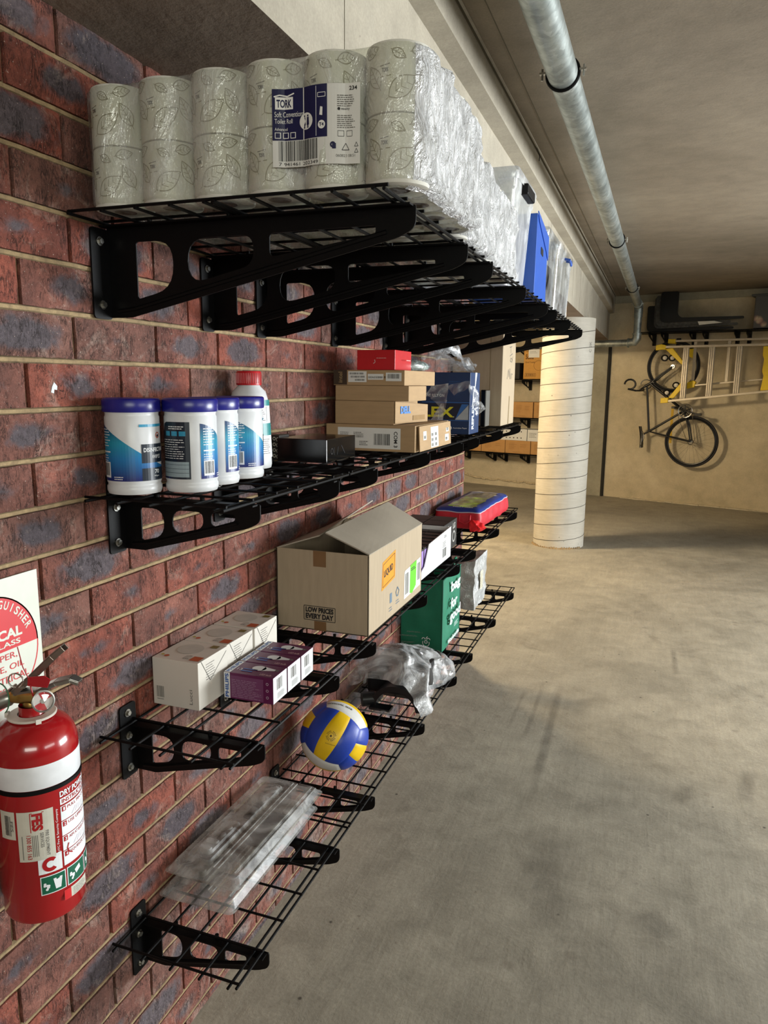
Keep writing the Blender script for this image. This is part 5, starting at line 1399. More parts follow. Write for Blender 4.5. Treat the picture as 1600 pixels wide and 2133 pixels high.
    lever('top_lever', [(-.026, zt+.024), (.004, zt+.050), (.040, zt+.085), (.058, zt+.100)], [.011, .011, .010, .008], .002, AM, .009)
    lever('carry_handle', [(-.024, zt+.020), (.014, zt+.026), (.044, zt+.040), (.068, zt+.046), (.082, zt+.040)], [.010, .011, .011, .010, .008], .002, AL, .006)
    b_ = MB(M_steel); b_.tube([(-.030, -.013, zt+.026), (-.030, .013, zt+.026)], .003, n=10); b_.tube([(-.006, -.016, zt+.034), (-.006, .016, zt+.034)], .0018, n=8); b_.build('lever_pin', t)
    b_ = MB(M_steel); b_.tube([(.0, -.016+.0, zt+.034)]+[(-.012+.012*math.cos(a), -.020, zt+.048+.012*math.sin(a)) for a in [k*PI/8 for k in range(-3, 13)]], .0013, n=6); b_.build('pull_ring', t)
    RT = P('red_tag', '#a5141f', .45); b_ = MB(RT); Tt = Matrix.Translation((.026, -.030, zt+.050)) @ Matrix.Rotation(-.18, 4, 'Y'); b_.prism([Tt @ Vector(p) for p in ((-.016, 0, -.004), (.014, 0, -.012), (.022, 0, .0), (.014, 0, .008), (-.012, 0, .010))], (0, .0015, 0)); b_.build('seal_tag', t)
    b_ = MB(RT); b_.tube([(-.004, -.022, zt+.105), (.006, -.030, zt+.075), (.016, -.031, zt+.052)], .0009, n=5); b_.tube([(.016, -.031, zt+.046), (.020, -.031, zt+.024)], .0012, n=5); b_.build('seal_string', t)
    b_ = MB(P('green_wire', '#3d6a4a', .4)); b_.tube([(-.045+.0*k, -.022, zt+.012) if False else (-.040+.014*math.cos(a), -.018, zt+.016+.026*math.sin(a)) for a in [PI*k/14 for k in range(-5, 15)]], .0011, n=6); b_.build('tie_wire', t, smooth=1)
    # labels; local camera-facing angle is about .46
    L = MB(M_paper); f = cyl(r); A = lambda rel: (.463+rel)*r
    CW = P('label_cream', '#c4c1b4', .45); IR = P('label_red', '#a3131b', .4); IG = P('label_green', '#0d5a41', .4)
    u0 = A(-.98); L.grid(f, u0, u0+.027, .158, .206, 6, 1, CW, .0004)
    barcode(L, f, M_inkgrey, u0+.010, .164, .010, .034, 10, .0006)
    # rotate-barcode look: stack of horizontal bars
    for k in range(14): L.grid(f, u0+.009, u0+.016, .166+.0024*k, .1672+.0024*k, 1, 1, M_ink, .0008)
    text(L, 'FES', f, M_inkgrey, u0+.019, .172, .005, .018, .02, .0008, -1)
    u0 = A(-.52); L.grid(f, u0, u0+.054, .120, .206, 12, 1, CW, .0007)
    text(L, 'FES', f, IR, u0+.022, .172, .016, .030, .05, .0012, -1); stroke(L, f, IR, [(u0+.020, .170), (u0+.020, .203), (u0+.040, .203)], .0012, .0011)
    text(L, 'FIRE EQUIPMENT', f, M_inkgrey, u0+.040, .126, .0055, .044, .01, .0012, -1); text(L, 'SERVICES', f, M_inkgrey, u0+.033, .142, .0050, .026, .01, .0012, -1)
    text(L, '1300 855 163', f, IR, u0+.013, .124, .0065, .042, .01, .0012, -1)
    for k in range(4): L.grid(f, u0+.021+.0025*k, u0+.0220+.0025*k, .128, .165, 1, 1, M_inkgrey, .0012)
    L.grid(f, u0+.006, u0+.007, .124, .165, 1, 1, M_inkgrey, .0012)
    text(L, 'A UTC Fire & Security Company', f, WP, A(.335), .118, .0045, .082, .0, .0008, 1)
    # instruction column
    u0 = A(.47)
    text(L, 'DRY POWDER', f, WP, u0, .2165, .070, .010, .03, .0008)
    L.grid(f, u0, u0+.078, .203, .2135, 16, 1, WP, .0005); text(L, 'INSTRUCTIONS', f, IR, u0+.003, .205, .068, .007, .01, .0010)
    for k, s_ in enumerate(('PULL PIN OUT', 'USE UPRIGHT', 'AIM AT BASE OF FIRE', 'SQUEEZE LEVER')):
        za = .200-.0265*k
        L.grid(f, u0, u0+.078, za-.025, za, 16, 1, WP, .0005)
        L.grid(f, u0+.002, u0+.009, za-.0095, za-.001, 2, 1, IR, .0008); text(L, str(k+1), f, WP, u0+.0042, za-.008, .003, .0055, .03, .0012); text(L, s_, f, IR, u0+.012, za-.0075, min(.055, .0045*len(s_)), .0052, 0, .0010)
        if k in (0, 2):
            for q_ in range(5): stroke(L, f, MATS['mauve_print'], [(u0+.02+.008*q_, za-.022), (u0+.03+.006*q_, za-.012)], .0006, .0009)
    stroke(L, f, IR, [(u0+.010, .132), (u0+.007, .124), (u0+.010, .116), (u0+.016, .112)], .002, .0012)
    # C marks and green pictograms
    L.grid(f, A(-.12), A(-.12)+.036, .094, .124, 8, 1, WP, .0005); ring2d(L, f, IR, A(-.12)+.018, .109, .006, .0125, 22, .0009, PI*.25, PI*1.75)
    for k in range(3):
        a = A(-.10)+.0415*k
        L.grid(f, a, a+.039, .057, .0895, 8, 1, WP, .0005); L.grid(f, a+.0015, a+.0375, .0585, .088, 8, 1, IG, .0008)
        for q_ in range(7): ring2d(L, f, WP, a+.009+.003*math.sin(q_*2.3), .066+.0025*(q_ % 3)+.001*q_, 0, .0022, 8, .0011)
        if k == 0: L.poly(f, [(a+.022, .063), (a+.030, .063), (a+.033, .082), (a+.019, .082)], WP, .0011)
        else: L.poly(f, [(a+.017, .070), (a+.027, .075), (a+.025, .083), (a+.014, .078)], WP, .0011)
    a = A(.42); L.grid(f, a, a+.050, .034, .052, 10, 1, CW, .0005); L.grid(f, a, a+.012, .034, .052, 3, 1, P('sticker_red', '#c8262a', .4), .0008); fine(L, f, M_inkgrey, a+.016, .036, .030, .014, 5, .0008, .3)
    L.build('printed_labels', t)
    # wall hanger
    MB(M_black).box(-.012, .012, .062, .080, H-.06, H+.0).build('wall_hook', t)
extinguisher()
def sign():
    t = thing('extinguisher_sign', 'white wall sign with a red disc, behind the fire extinguisher', 'sign', (.0045, .765, .985), 0)
    SW = P('sign_white', '#cdd0c4', .45, 0, .02); SR = P('sign_red', '#c4101c', .45, 0, .02)
    w, h = .215, .315
    MB(SW).box(-.002, .001, 0, w, 0, h).build('sign_panel', t)
    L = MB(SR); f = right(.0012, 0, 0); cx, cz, R_ = w/2, h-.125, .100
    n = 48
    pts = [(cx+R_*math.cos(a), cz+R_*math.sin(a)) for a in [PI*i/24+math.asin(0) for i in range(0, 25)]]
    L.poly(f, pts, SR, 0); ring2d(L, f, SR, cx, cz, R_-.0025, R_, 56, .0)
    L.grid(f, 0, w, 0, .045, 1, 1, SR, 0)
    # arched title
    s_ = 'FIRE EXTINGUISHER'
    for i, ch in enumerate(s_):
        if ch == ' ': continue
        a = math.radians(158-136*i/(len(s_)-1)); rr_ = R_-.021
        o = (cx+rr_*math.cos(a), cz+rr_*math.sin(a)); U_ = (math.sin(a), -math.cos(a)); V_ = (math.cos(a), math.sin(a))
        fm = lambda u, v, h=0, o=o, U_=U_, V_=V_: f(o[0]+U_[0]*u+V_[0]*v, o[1]+U_[1]*u+V_[1]*v, h)
        text(L, ch, fm, SW, -.0045 if ch != 'I' else -.0012, 0, .009 if ch != 'I' else .0024, .0145, .02, .0004)
    text(L, 'DRY', f, SW, cx-.022, cz+.043, .044, .016, .04, .0004); text(L, 'CHEMICAL', f, SW, cx-.066, cz+.019, .132, .018, .04, .0004); text(L, 'AB(E) CLASS', f, SW, cx-.064, cz+.003, .125, .012, .02, .0004)
    for k, q in enumerate(('FOR PAPER,', 'VOLATILE, OIL', 'AND ELECTRICAL', 'FIRES')):
        wd = (.104, .130, .148, .050)[k]; text(L, q, f, SR, cx-wd/2, cz-.018-.0195*k, wd, .0125, .0, .0004)
    L.build('sign_print', t)
sign()

pc_ = MB(P('white_paint', '#cfd3d6', .6)); pc_.prism([(.0012, 1.0455, 1.606), (.0012, 1.052, 1.604), (.0012, 1.0535, 1.611), (.0012, 1.060, 1.610), (.0012, 1.061, 1.617), (.0012, 1.054, 1.6235), (.0012, 1.049, 1.616)], (.0010, 0, 0))
tag(pc_.build('paint_chip'), 'tiny white paint chip on a brick, upper left of the wipes tubs', 'paint chip')

# ------------------------------------------------------------------ PIPE
def pipe():
    t = thing('drain_pipe', 'galvanised steel pipe hung under the ceiling, turning down at the far wall', 'pipe', (.643, 0, 2.64))
    B = MB(M_galv); end = Vector((.725, 10.42, 2.655))
    B.tube([(-.0, 1.0, -.003), (-.0, 2, 0), (end.x-.645, end.y, .015)], .049, n=40, cap=True); B.build('main_pipe', t, smooth=1)
    e = end-Vector((.643, 0, 2.64))
    B = MB(M_galv); B.tube([e+Vector((0, -.12, 0)), e+Vector((0, .02, 0)), e+Vector((.008, .07, -.02)), e+Vector((.01, .08, -.07)), e+Vector((.01, .08, -.16))], [.056, .057, .056, .055, .054], n=28); B.build('top_elbow', t, smooth=1)
    B = MB(M_galv); B.tube([e+Vector((.01, .08, -.12)), e+Vector((.01, .08, -.40))], .047, n=28); B.build('down_pipe', t, smooth=1)
    B = MB(M_galv); B.tube([e+Vector((.01, .08, -.37)), e+Vector((.01, .08, -.43)), e+Vector((-.02, .09, -.475)), e+Vector((-.09, .11, -.485))], [.054, .056, .056, .052], n=28)
    B.tube([e+Vector((.01, .08, -.365)), e+Vector((.01, .08, -.378))], .062, n=28); B.tube([e+Vector((-.10, .112, -.485)), e+Vector((-.085, .108, -.485))], .062, n=28); B.build('lower_elbow', t, smooth=1)
    B = MB(M_galv); B.tube([e+Vector((-.06, .10, -.485)), e+Vector((-1.3, .46, -.50))], .045, n=28); B.build('branch_pipe', t, smooth=1)
    for yy in (2.70, 5.78, 8.62, 10.30):
        xx = -.0+.08*max(0, yy-2)/8.42
        c = MB(M_black if yy < 9 else M_galv); c.tube([(xx+.0525*math.cos(a), yy, .0525*math.sin(a)+.015*(yy-2)/8.4) for a in [2*PI*k/32 for k in range(32)]], .0055, n=8, closed=True)
        o = c.build('pipe_clamp', t, smooth=1)
        h = MB(M_steel)
        for s_ in (-1, 1): h.box(xx+s_*.054, xx+s_*.076, yy-.008, yy+.008, .004, .010); h.tube([(xx+s_*.068, yy, -.014), (xx+s_*.068, yy, .022)], .004, n=6)
        h.tube([(xx, yy, .05), (xx, yy, cz(yy)-2.64-.002)], .005, n=8); h.build('clamp_bolt', o)
pipe()
wr = MB(M_black); wr.tube([(.40, 4.1, 2.80), (.46, 4.12, 2.79), (.47, 4.16, 2.805)], .003, n=6); wr.tube([(.385, 3.75, 2.745), (.40, 3.76, 2.735), (.41, 3.82, 2.71), (.405, 3.84, 2.69)], .002, n=5)
tag(wr.build('loose_wire'), 'short loose black wire ends poking out of the beam edge above the tub', 'wire')

# ------------------------------------------------------------------ FAR WALL THINGS (local x along wall, local -y out of the wall)
def far_thing(name, label, cat, u, d, z, group=None):
    return thing(name, label, cat, fw(u, d, z), FROT, group)
def far_shelf(u0, u1, z, label, brs, L=.36, deck=True):
    t = far_thing('wall_shelf', label, 'shelf', 0, 0, z)
    T = Matrix.Rotation(-PI/2, 4, 'Z')
    B = MB(M_black)
    B.box(u0, u1, -L, -.01, -.012, -.006)
    for k in range(int((u1-u0)/.1)+1): B.tube([(u0+.1*k, -L-.004, -.003), (u0+.1*k, -.008, -.003)], .003, n=5)
    for d in (.01, .1, .19, .28, L): B.tube([(u0, -d, -.005), (u1, -d, -.005)], .004, n=5)
    B.tube([(u0, -L, -.030), (u1, -L, -.030)], .004, n=5); B.build('wire_rack', t)
    first = None
    for u in brs:
        if first is None:
            first = bracket_mesh(L+.01, .15, -.004).build('bracket', t); b = first
        else: b = first.copy(); COL.objects.link(b); b.parent = t
        b.location = (u, -.001, -.014); b.rotation_euler = (0, 0, -PI/2)
    return t
far_shelf(.42, 3.0, 2.325, 'black wall shelf on the far wall above the ladder, carrying black panels', (.60, .76, 1.12, 1.28, 1.66, 1.80, 2.2, 2.6))
far_shelf(-3.0, -.62, 2.165, 'highest shelf in the recess left of the column, just under the beam', (-2.6, -2.1, -1.6, -1.29, -.72))
far_shelf(-3.0, -.62, 1.690, 'shelf in the recess holding the tall tan paper towel carton', (-2.6, -2.1, -1.6, -1.22, -.9))
far_shelf(-3.0, -.62, 1.115, 'shelf in the recess with a row of tan cartons left of the column', (-2.6, -2.1, -1.6, -1.22, -.9))
far_shelf(-3.0, -.62, .565, 'lowest shelf in the recess, holding tan cartons with white trays on them', (-2.7, -2.25, -1.78, -1.58, -1.2, -.9))
def fbox(name, label, u0, u1, z0, h, mat, dep=.30, group=None, marks=True, cat='box'):
    t = far_thing(name, label, cat, u0, dep, z0, group)
    MB(mat).box(0, u1-u0, 0, dep-.03, 0, h).build('box_body', t, bevel=.004)
    if marks:
        B = MB(P('tan_ink', '#8a6231', .7)); f = front(0, -.0012, 0); w_ = u1-u0
        fine(B, f, MATS['tan_ink'], w_*.15, h*.35, w_*.3, h*.5, 6, 0, .25, int(u0*50)); fine(B, f, MATS['tan_ink'], w_*.6, h*.5, w_*.25, h*.3, 4, 0, .25, int(u0*30)); fine(B, f, MATS['tan_ink'], w_*.3, h*.08, w_*.4, h*.1, 2, 0, .3, 4)
        B.build('carton_print', t)
    return t
fbox('supply_carton', 'tan carton at the left end of the low row, half hidden by the brick wall', -2.30, -1.91, .566, .20, M_tan, group='tan cartons on the lowest recess shelf')
fbox('supply_carton', 'tan carton on the lowest recess shelf, second from the brick wall', -1.90, -1.495, .566, .20, M_tan, group='tan cartons on the lowest recess shelf')
fbox('supply_carton', 'tan carton on the lowest recess shelf, third from the brick wall', -1.487, -1.07, .566, .20, M_tan, group='tan cartons on the lowest recess shelf')
fbox('supply_carton', 'tan carton on the lowest recess shelf, partly hidden by the column', -1.06, -.70, .566, .20, M_tan, group='tan cartons on the lowest recess shelf')
fbox('supply_carton', 'tan carton on the middle recess shelf, left of the column', -1.38, -1.055, 1.116, .235, M_tan, group='tan cartons on the middle recess shelf')
fbox('supply_carton', 'tan carton on the middle recess shelf, mostly hidden by the column', -1.04, -.72, 1.116, .235, M_tan, group='tan cartons on the middle recess shelf')
def wtray(u0, u1, label):
    t = far_thing('white_carton', label, 'box', u0, .30, .767, 'white cartons on the tan cartons'); MB(M_paper).box(0, u1-u0, 0, .27, 0, .175).build('box_body', t, bevel=.003)
    B = MB(M_ink); f = front(0, -.001, 0)
    if u0 < -1.2:
        for r0 in (.04, .135):
            for k in range(8): ring2d(B, f, M_ink, .06+.062*k, r0, 0, .010, 10)
    else: fine(B, f, M_inkgrey, .03, .06, .12, .08, 4, .0004, .3)
    B.build('printed_dots', t)
wtray(-1.72, -1.135, 'long white carton with rows of dark dots, on the tan cartons'); wtray(-1.125, -.80, 'short white carton beside the column, right of the dotted one')
sc_ = fbox('towel_carton', 'tall tan paper towel carton with dark script print and a white note', -1.235, -.86, 1.692, .44, P('orange_tan_card', '#c69245', .75), group=None, marks=False, cat='carton')
B = MB(P('brown_print', '#5c3a14', .7)); f = front(0, -.0012, 0); BPn = MATS['brown_print']
text(B, 'Scott', f, BPn, .03, .29, .13, .075, .03); text(B, 'Hand Towels', f, BPn, .03, .235, .15, .025); stroke(B, f, BPn, [(.03, .04), (.20, .04), (.20, .085), (.03, .085), (.03, .04)], .004); barcode(B, f, BPn, .04, .05, .15, .025, 20)
ring2d(B, f, BPn, .24, .20, .07, .074, 26); stroke(B, f, BPn, [(.03, .405), (.07, .405), (.07, .43), (.03, .43)], .006)
B.build('carton_print', sc_)
B = MB(M_paper); B.grid(f, .075, .25, .315, .44, 1, 1, M_paper, .003); fine(B, f, M_inkgrey, .10, .38, .12, .04, 2, .0036, .2); B.build('white_note', sc_)
fbox('dark_crate', 'dark crate left of the tall tan carton on the recess shelf', -1.75, -1.30, 1.692, .24, P('dark_crate', '#22201e', .7), marks=False, cat='crate')

# black panels stacked on the far shelf
def lpanel(label, u0, z0, us, zt, ulen, d, tw, mt, group='black angled panels'):
    t = far_thing('angled_panel', label, 'panel', 0, d, z0, group)
    prof_ = [(u0, zt), (us, zt), (us, .075), (us+.05, .035), (us+.12, .028), (ulen, .022), (ulen, .0), (us+.02, .0), (u0+.06, .012), (u0+.015, .05), (u0, .12)]
    B = MB(mt)
    vs, fs = plate2d([rounded(prof_, .012, 3)], tw); B.add([(x, z, y) for x, y, z in vs], fs); B.build('panel_body', t, bevel=.003)
    return t
PBk = P('black_plastic_panel', '#0c0e10', .35, 0, .15)
PGy = P('grey_film_panel', '#4b4a47', .25, 0, .3, 30, .5, 40)
def seatpanel(label, u0, u1, zb, zt, ulen, d, mt, th=.02):
    """L-shaped sheet: an upright back facing the room and a flat tongue running along the shelf"""
    t = far_thing('folded_panel', label, 'panel', u0, d, 2.325+zb, 'folded black panels on the far shelf')
    B = MB(mt); w_ = u1-u0; h = zt-zb
    loop = rounded([(0, 0), (ulen-u0, .02), (ulen-u0, .05), (w_+.05, .06), (w_, .10), (w_, h), (0, h)], [.09, .02, .02, .05, .05, .03, .03], 6)
    vs, fs = plate2d([loop], th); B.add([(x, z, y) for x, y, z in vs], fs)
    B.build('panel_body', t, bevel=.003); return t
seatpanel('black folded panel nearest the wall, lowest in the stack', .50, .66, .003, .355, 1.60, .14, PBk)
seatpanel('grey film-wrapped folded panel between the black ones', .61, .74, .045, .455, 1.66, .20, PGy)
seatpanel('second grey film-wrapped panel in the far shelf stack', .64, .78, .075, .475, 1.58, .24, PGy)
seatpanel('tallest black folded panel at the front of the stack', .71, .935, .115, .510, 1.74, .29, PBk)
B = MB(M_paper); B.poly(front(0, 0, 0), [(1.22, .07), (1.50, .09), (1.40, .115), (1.20, .115)], M_paper, 0)
o = B.build('paper_sheet', loc=fw(0, .32, 2.325), smooth=0); o.rotation_euler = (0, 0, FROT); so = o.modifiers.new('thick', 'SOLIDIFY'); so.thickness = .002
tag(o, 'small white paper sheet lying against the stacked black panels', 'paper')
# dark tub with flower print
t = far_thing('patterned_tub', 'grey tub with a pale blossom pattern at the right end of the far shelf', 'storage tub', 1.86, .34, 2.327)
mt, nt, b = newmat('blossom_print'); q = NT(nt); v = q.obj(); vo = q.n('ShaderNodeTexVoronoi'); vo.inputs['Scale'].default_value = 9; q.l(v, vo.inputs['Vector'])
zc = q.n('ShaderNodeSeparateXYZ'); q.l(v, zc.inputs[0])
msk = q.math('MULTIPLY', q.ramp(vo.outputs['Distance'], [(.25, 1.), (.45, 0.)]), q.ramp(q.math('ADD', q.noise(v, 5, 3), q.math('MULTIPLY', zc.outputs[2], -1.0)), [(.25, 0.), (.42, 1.)]))
q.l(q.mix(msk, '#4b4a4b', q.ramp(q.noise(v, 8, 2), [(.4, '#a8616a'), (.6, '#b9ad92')])), b.inputs['Base Color']); b.inputs['Roughness'].default_value = .4
MB(mt).box(0, .6, 0, .30, 0, .40).build('tub_body', t, bevel=.012)
MB(P('grey_lid', '#3f403f', .5)).box(-.04, .64, -.02, .32, .385, .415).build('lid', t, bevel=.006)

# ladder hooks
for k, (u, z) in enumerate(((.814, 1.982), (.911, 1.981), (.986, 1.624), (.872, 1.523))):
    lb_ = ['upper left', 'upper right', 'lower right', 'lower left'][k]
    t = far_thing('ladder_hook', lb_+' white hook with a black rubber ring beside the top bicycle wheel', 'hook', u, .0, z, 'wall hooks for the ladder')
    B = MB(M_black); B.tube([(.038*math.cos(a)*1.05, -.30, .036*math.sin(a)) for a in [2*PI*i/24 for i in range(24)]], .009, n=8, closed=True); B.build('rubber_ring', t, smooth=1)
    B = MB(P('hook_white', '#c9c5bc', .4)); B.tube([(0, 0, 0), (0, -.27, 0), (.01, -.30, .0), (.03, -.305, .012)], .012, n=10); B.lathe([(.0, .0), (.026, .0), (.024, .01), (0, .012)], n=20, T=Matrix.Translation((0, -.288, 0)) @ Matrix.Rotation(PI/2, 4, 'X'), cap=False); B.build('hook_arm', t, smooth=1)

# step ladder hung sideways
def ladder():
    t = far_thing('step_ladder', 'aluminium step ladder with yellow feet hung sideways under the far shelf', 'ladder', 0, 0, 0)
    AL = P('ladder_aluminium', '#c4b9a6', .4, .35, .06, 20); YE = M_yellow
    def rail(p, q, w_=.03, dp=.06, name='rail'):
        p, q = Vector(p), Vector(q); B = MB(AL); d = q-p; 
        B.prism([p+Vector((0, 0, -w_/2)), p+Vector((0, 0, w_/2)), p+Vector((0, -dp, w_/2)), p+Vector((0, -dp, -w_/2))], d); return B.build(name, t, bevel=.004)
    rail((.80, -.40, 2.118), (3.4, -.40, 2.135)); rail((.90, -.40, 1.412), (3.4, -.40, 1.72))
    rail((.90, -.27, 2.200), (3.4, -.27, 2.205), .028, .04, 'rear_rail'); rail((1.17, -.27, 1.62), (3.4, -.27, 1.85), .022, .04, 'rear_rail')
    def zb(u): return 1.412+(u-.90)*.1232
    for u in (1.115, 1.43, 1.752, 2.35, 2.7):
        B = MB(AL); tops = 2.11; du = .03
        for k in range(3): B.box(u-.032+.023*k, u-.032+.023*k+.017, -.455, -.40, 0, 0.001+tops-zb(u), T=Matrix.Translation((0, 0, zb(u))))
        B.box(u-.032, u+.034, -.44, -.405, 0, tops-zb(u), T=Matrix.Translation((0, 0, zb(u)))); B.build('step', t, bevel=.002)
    for u in (1.19, 1.60, 2.1, 2.6):
        z0 = 1.62+(u-1.17)*.103; MB(AL).box(u-.018, u+.018, -.30, -.275, z0, 2.20).build('brace_bar', t, bevel=.002)
    def foot(pts, d, th, name='foot'):
        B = MB(YE); B.prism([(u, -d, z) for u, z in pts], (0, -th, 0)); B.build(name, t, bevel=.005)
    foot([(.735, 2.075), (.735, 2.14), (.80, 2.155), (.86, 2.14), (.86, 2.085), (.80, 2.085)], .39, .08)
    foot([(.845, 1.385), (.845, 1.455), (.94, 1.462), (.94, 1.395)], .39, .08)
    foot([(.845, 2.17), (.845, 2.225), (.94, 2.225), (.94, 2.165)], .26, .06)
    foot([(1.13, 1.58), (1.13, 1.66), (1.20, 1.69), (1.235, 1.67), (1.22, 1.60)], .26, .06)
    foot([(.85, 2.09), (.94, 2.105), (1.085, 1.935), (1.085, 1.885), (1.06, 1.90)], .405, .03, 'corner_brace')
    foot([(.93, 1.455), (1.0, 1.455), (1.11, 1.60), (1.125, 1.70), (1.08, 1.66)], .405, .03, 'corner_brace')
    foot([(1.08, 2.09), (1.17, 2.10), (1.17, 1.97), (1.12, 2.0)], .27, .03, 'corner_brace')
    foot([(2.02, 2.105), (2.35, 2.105), (2.35, 1.60), (2.03, 1.57), (2.05, 1.75), (2.03, 1.80), (2.04, 1.95), (2.02, 2.0)], .40, .05, 'yellow_platform')
ladder()
ys = MB(P('strip_yellow', '#c9a53a', .8)).box(.872, .905, -.004, 0, .83, 1.345, T=TF)
tag(ys.build('yellow_strip'), 'narrow yellow vertical strip on the far wall behind the bicycle', 'strip')

# bicycle hung from its front wheel
def bike():
    D = .18
    t = far_thing('bicycle', 'black fixed-gear bicycle hung vertically on the far wall', 'bicycle', 0, D, 0)
    BK = P('bike_black', '#0d0d0e', .35, 0, .2); TY = P('tyre_rubber', '#17161a', .7, 0, .1); CH = P('chrome', '#b8b6b2', .25, 1, .05); SP = P('spoke_steel', '#57524a', .4, .8)
    def wheel(u, z, label=None):
        w_ = bpy.data.objects.new('wheel', None); 
        B = MB(TY); B.tube([(.331*math.cos(a), 0, .331*math.sin(a)) for a in [2*PI*i/72 for i in range(72)]], .0145, n=10, closed=True)
        o = B.build('wheel', t, smooth=1); o.location = (u, 0, z)
        B = MB(BK); B.tube([(.306*math.cos(a), 0, .306*math.sin(a)) for a in [2*PI*i/72 for i in range(72)]], .0125, n=8, closed=True); B.build('rim', o, smooth=1)
        B = MB(SP)
        for i in range(28):
            a = 2*PI*i/28; s_ = 1 if i % 2 else -1; off = (1.15 if (i//2) % 2 else -1.15)
            B.tube([(.022*math.cos(a+off), s_*.025, .022*math.sin(a+off)), (.297*math.cos(a), 0, .297*math.sin(a))], .0011, n=4)
        B.build('spokes', o)
        B = MB(CH); B.tube([(0, -.05, 0), (0, .05, 0)], .012, n=16); B.tube([(0, -.028, 0), (0, -.024, 0)], .027, n=20); B.tube([(0, .024, 0), (0, .028, 0)], .027, n=20); B.build('hub', o, smooth=1)
        return o
    wheel(.900, 1.872); wheel(1.207, .878)
    BB = (1.085, 1.285); ST = (.640, .990); HT = (.575, 1.625); HB = (.645, 1.665); RH_ = (1.207, .878); FH = (.900, 1.872)
    def p(a, y=0): return (a[0], y, a[1])
    B = MB(BK)
    B.tube([p(ST), p((.572, 1.60))], .0145, n=12); B.tube([p(ST), p(BB)], .0155, n=12); B.tube([p((.61, 1.645)), p(BB)], .018, n=12)
    B.tube([p((.545, 1.605)), p((.665, 1.675))], .019, n=12)
    for s_ in (-1, 1):
        B.tube([p(BB, .03*s_), p((1.16, 1.1), .045*s_), p(RH_, .055*s_)], .010, n=8); B.tube([p(ST, .012*s_), p((.85, .945), .045*s_), p(RH_, .055*s_)], .0075, n=8)
    B.tube([p(BB, -.036), p(BB, .036)], .022, n=16); B.build('frame', t, smooth=1)
    B = MB(BK)
    B.tube([p((.665, 1.675), -.04), p((.665, 1.675), .04)], .017, n=10)
    for s_ in (-1, 1): B.tube([p((.66, 1.675), .045*s_), p((.75, 1.755), .05*s_), p(FH, .05*s_)], [.016, .013, .009], n=10)
    B.build('fork', t, smooth=1)
    B = MB(BK); B.tube([p((.548, 1.607)), p((.52, 1.585)), p((.47, 1.545))], .014, n=10); B.build('stem', t, smooth=1)
    B = MB(BK)
    for s_ in (-1, 1):
        y = .19*s_; c = (.452 if s_ < 0 else .560, 1.60)
        B.tube([p((.47, 1.545), 0), p((.468, 1.545), y*.8)]+[p((c[0]-.06+.075+.075*math.cos(a)-.07, c[1]+.03+.066*math.sin(a)), y) for a in [-1.9+.42*k for k in range(13)]], .013, n=8)
    B.build('drop_handlebar', t, smooth=1)
    B = MB(BK); B.tube([p(ST), p((.59, .962)), p((.575, .950))], .0125, n=10); B.build('seat_post', t, smooth=1)
    # saddle
    vs = []; n = 14; NJ = 10
    for i in range(n+1):
        s_ = i/n; z = 1.055-.295*s_; w_ = .020+.055*max(0, (s_-.35)/.65)**1.4 if s_ > .35 else .020-.006*(1-s_/.35)
        u = .512+.028*s_+.012*math.sin(PI*s_)
        if s_ > .92: w_ *= .8
        for j in range(NJ):
            a = 2*PI*j/NJ; vs.append((u+.017*math.cos(a)+(.012*abs(math.sin(a))*1.2), w_*math.sin(a), z))
    B = MB(BK); B.add(vs, [(i*NJ+j, i*NJ+(j+1) % NJ, (i+1)*NJ+(j+1) % NJ, (i+1)*NJ+j) for i in range(n) for j in range(NJ)]+[tuple(range(NJ))[::-1], tuple(n*NJ+j for j in range(NJ))]); B.build('saddle', t, smooth=1)
    B = MB(CH)
    for s_ in (-1, 1): B.tube([p((.535, 1.0), .02*s_), p((.565, .96), .02*s_), p((.575, .90), .022*s_), p((.555, .82), .03*s_)], .0035, n=6)
    B.build('saddle_rails', t, smooth=1)
    B = MB(CH); y = -.055; c = (1.113, 1.288)
    B.tube([(c[0]+.088*math.cos(a), y, c[1]+.088*math.sin(a)) for a in [2*PI*i/48 for i in range(48)]], .0085, n=8, closed=True); B.build('chainring', t, smooth=1)
    B = MB(BK)
    for k in range(5):
        a = 2*PI*k/5+.4; B.tube([p(c, y), (c[0]+.082*math.cos(a), y, c[1]+.082*math.sin(a))], .008, n=6)
    ring = [(c[0]+.055*math.cos(a), y, c[1]+.055*math.sin(a)) for a in [2*PI*i/24 for i in range(24)]]; B.tube(ring, .006, n=6, closed=True)
    B.tube([p(c, y-.02), p((1.285, 1.250), y-.025)], .010, n=8); B.tube([p(c, .06), p((.94, 1.325), .065)], .010, n=8)
    B.box(1.255, 1.34, y-.12, y-.03, 1.232, 1.262); B.box(.90, .96, .06, .15, 1.31, 1.34); B.build('cranks', t, bevel=.003)
    B = MB(SP); B.tube([p((1.027, 1.27), y+.004), p((1.03, 1.2), y+.006), p((1.160, .885), y+.01)], .0035, n=5); B.tube([p((1.20, 1.27), y+.004), p((1.262, .89), y+.01)], .0035, n=5)
    B.tube([(1.207+.032*math.cos(a), y+.01, .878+.036*math.sin(a)) for a in [2*PI*i/20 for i in range(20)]], .004, n=5, closed=True); B.build('chain', t)
bike()
t = far_thing('bicycle_hook', 'black wall hook that holds up the top wheel of the bicycle', 'hook', .90, 0, 2.17)
B = MB(M_black); B.tube([(0, 0, .03), (0, -.12, .03), (0, -.20, .02), (0, -.215, .0)], .008, n=8); B.box(-.03, .03, -.006, 0, -.03, .08); B.build('hook_arm', t, smooth=1)

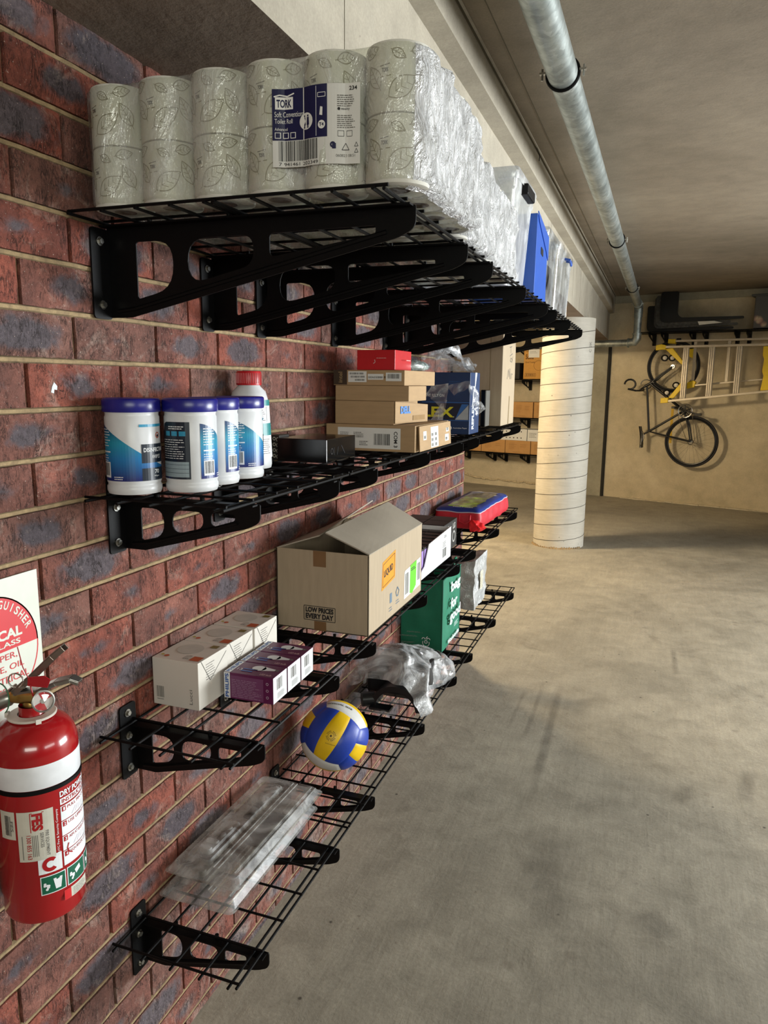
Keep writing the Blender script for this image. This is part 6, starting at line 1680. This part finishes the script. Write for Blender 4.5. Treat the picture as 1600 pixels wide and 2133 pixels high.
# small debris on the floor
for k, (x, y, s_, lb_) in enumerate(((1.62, 2.55, .012, 'scrap of white paper on the bare floor right of the shelves'), (1.95, 3.1, .010, 'dry brown leaf fragment on the floor, right of the shelves'))):
    B = MB(M_paper if k == 0 else P('dry_leaf', '#5b3d22', .8)); B.prism([(-s_*1.6, -s_*.4, 0), (s_, -s_*.6, .0), (s_*1.5, s_*.4, .0), (-s_*.5, s_*.8, 0)], (0, 0, .003))
    tag(B.build('paper_scrap' if k == 0 else 'dry_leaf', loc=(x, y, 0)), lb_, 'litter')
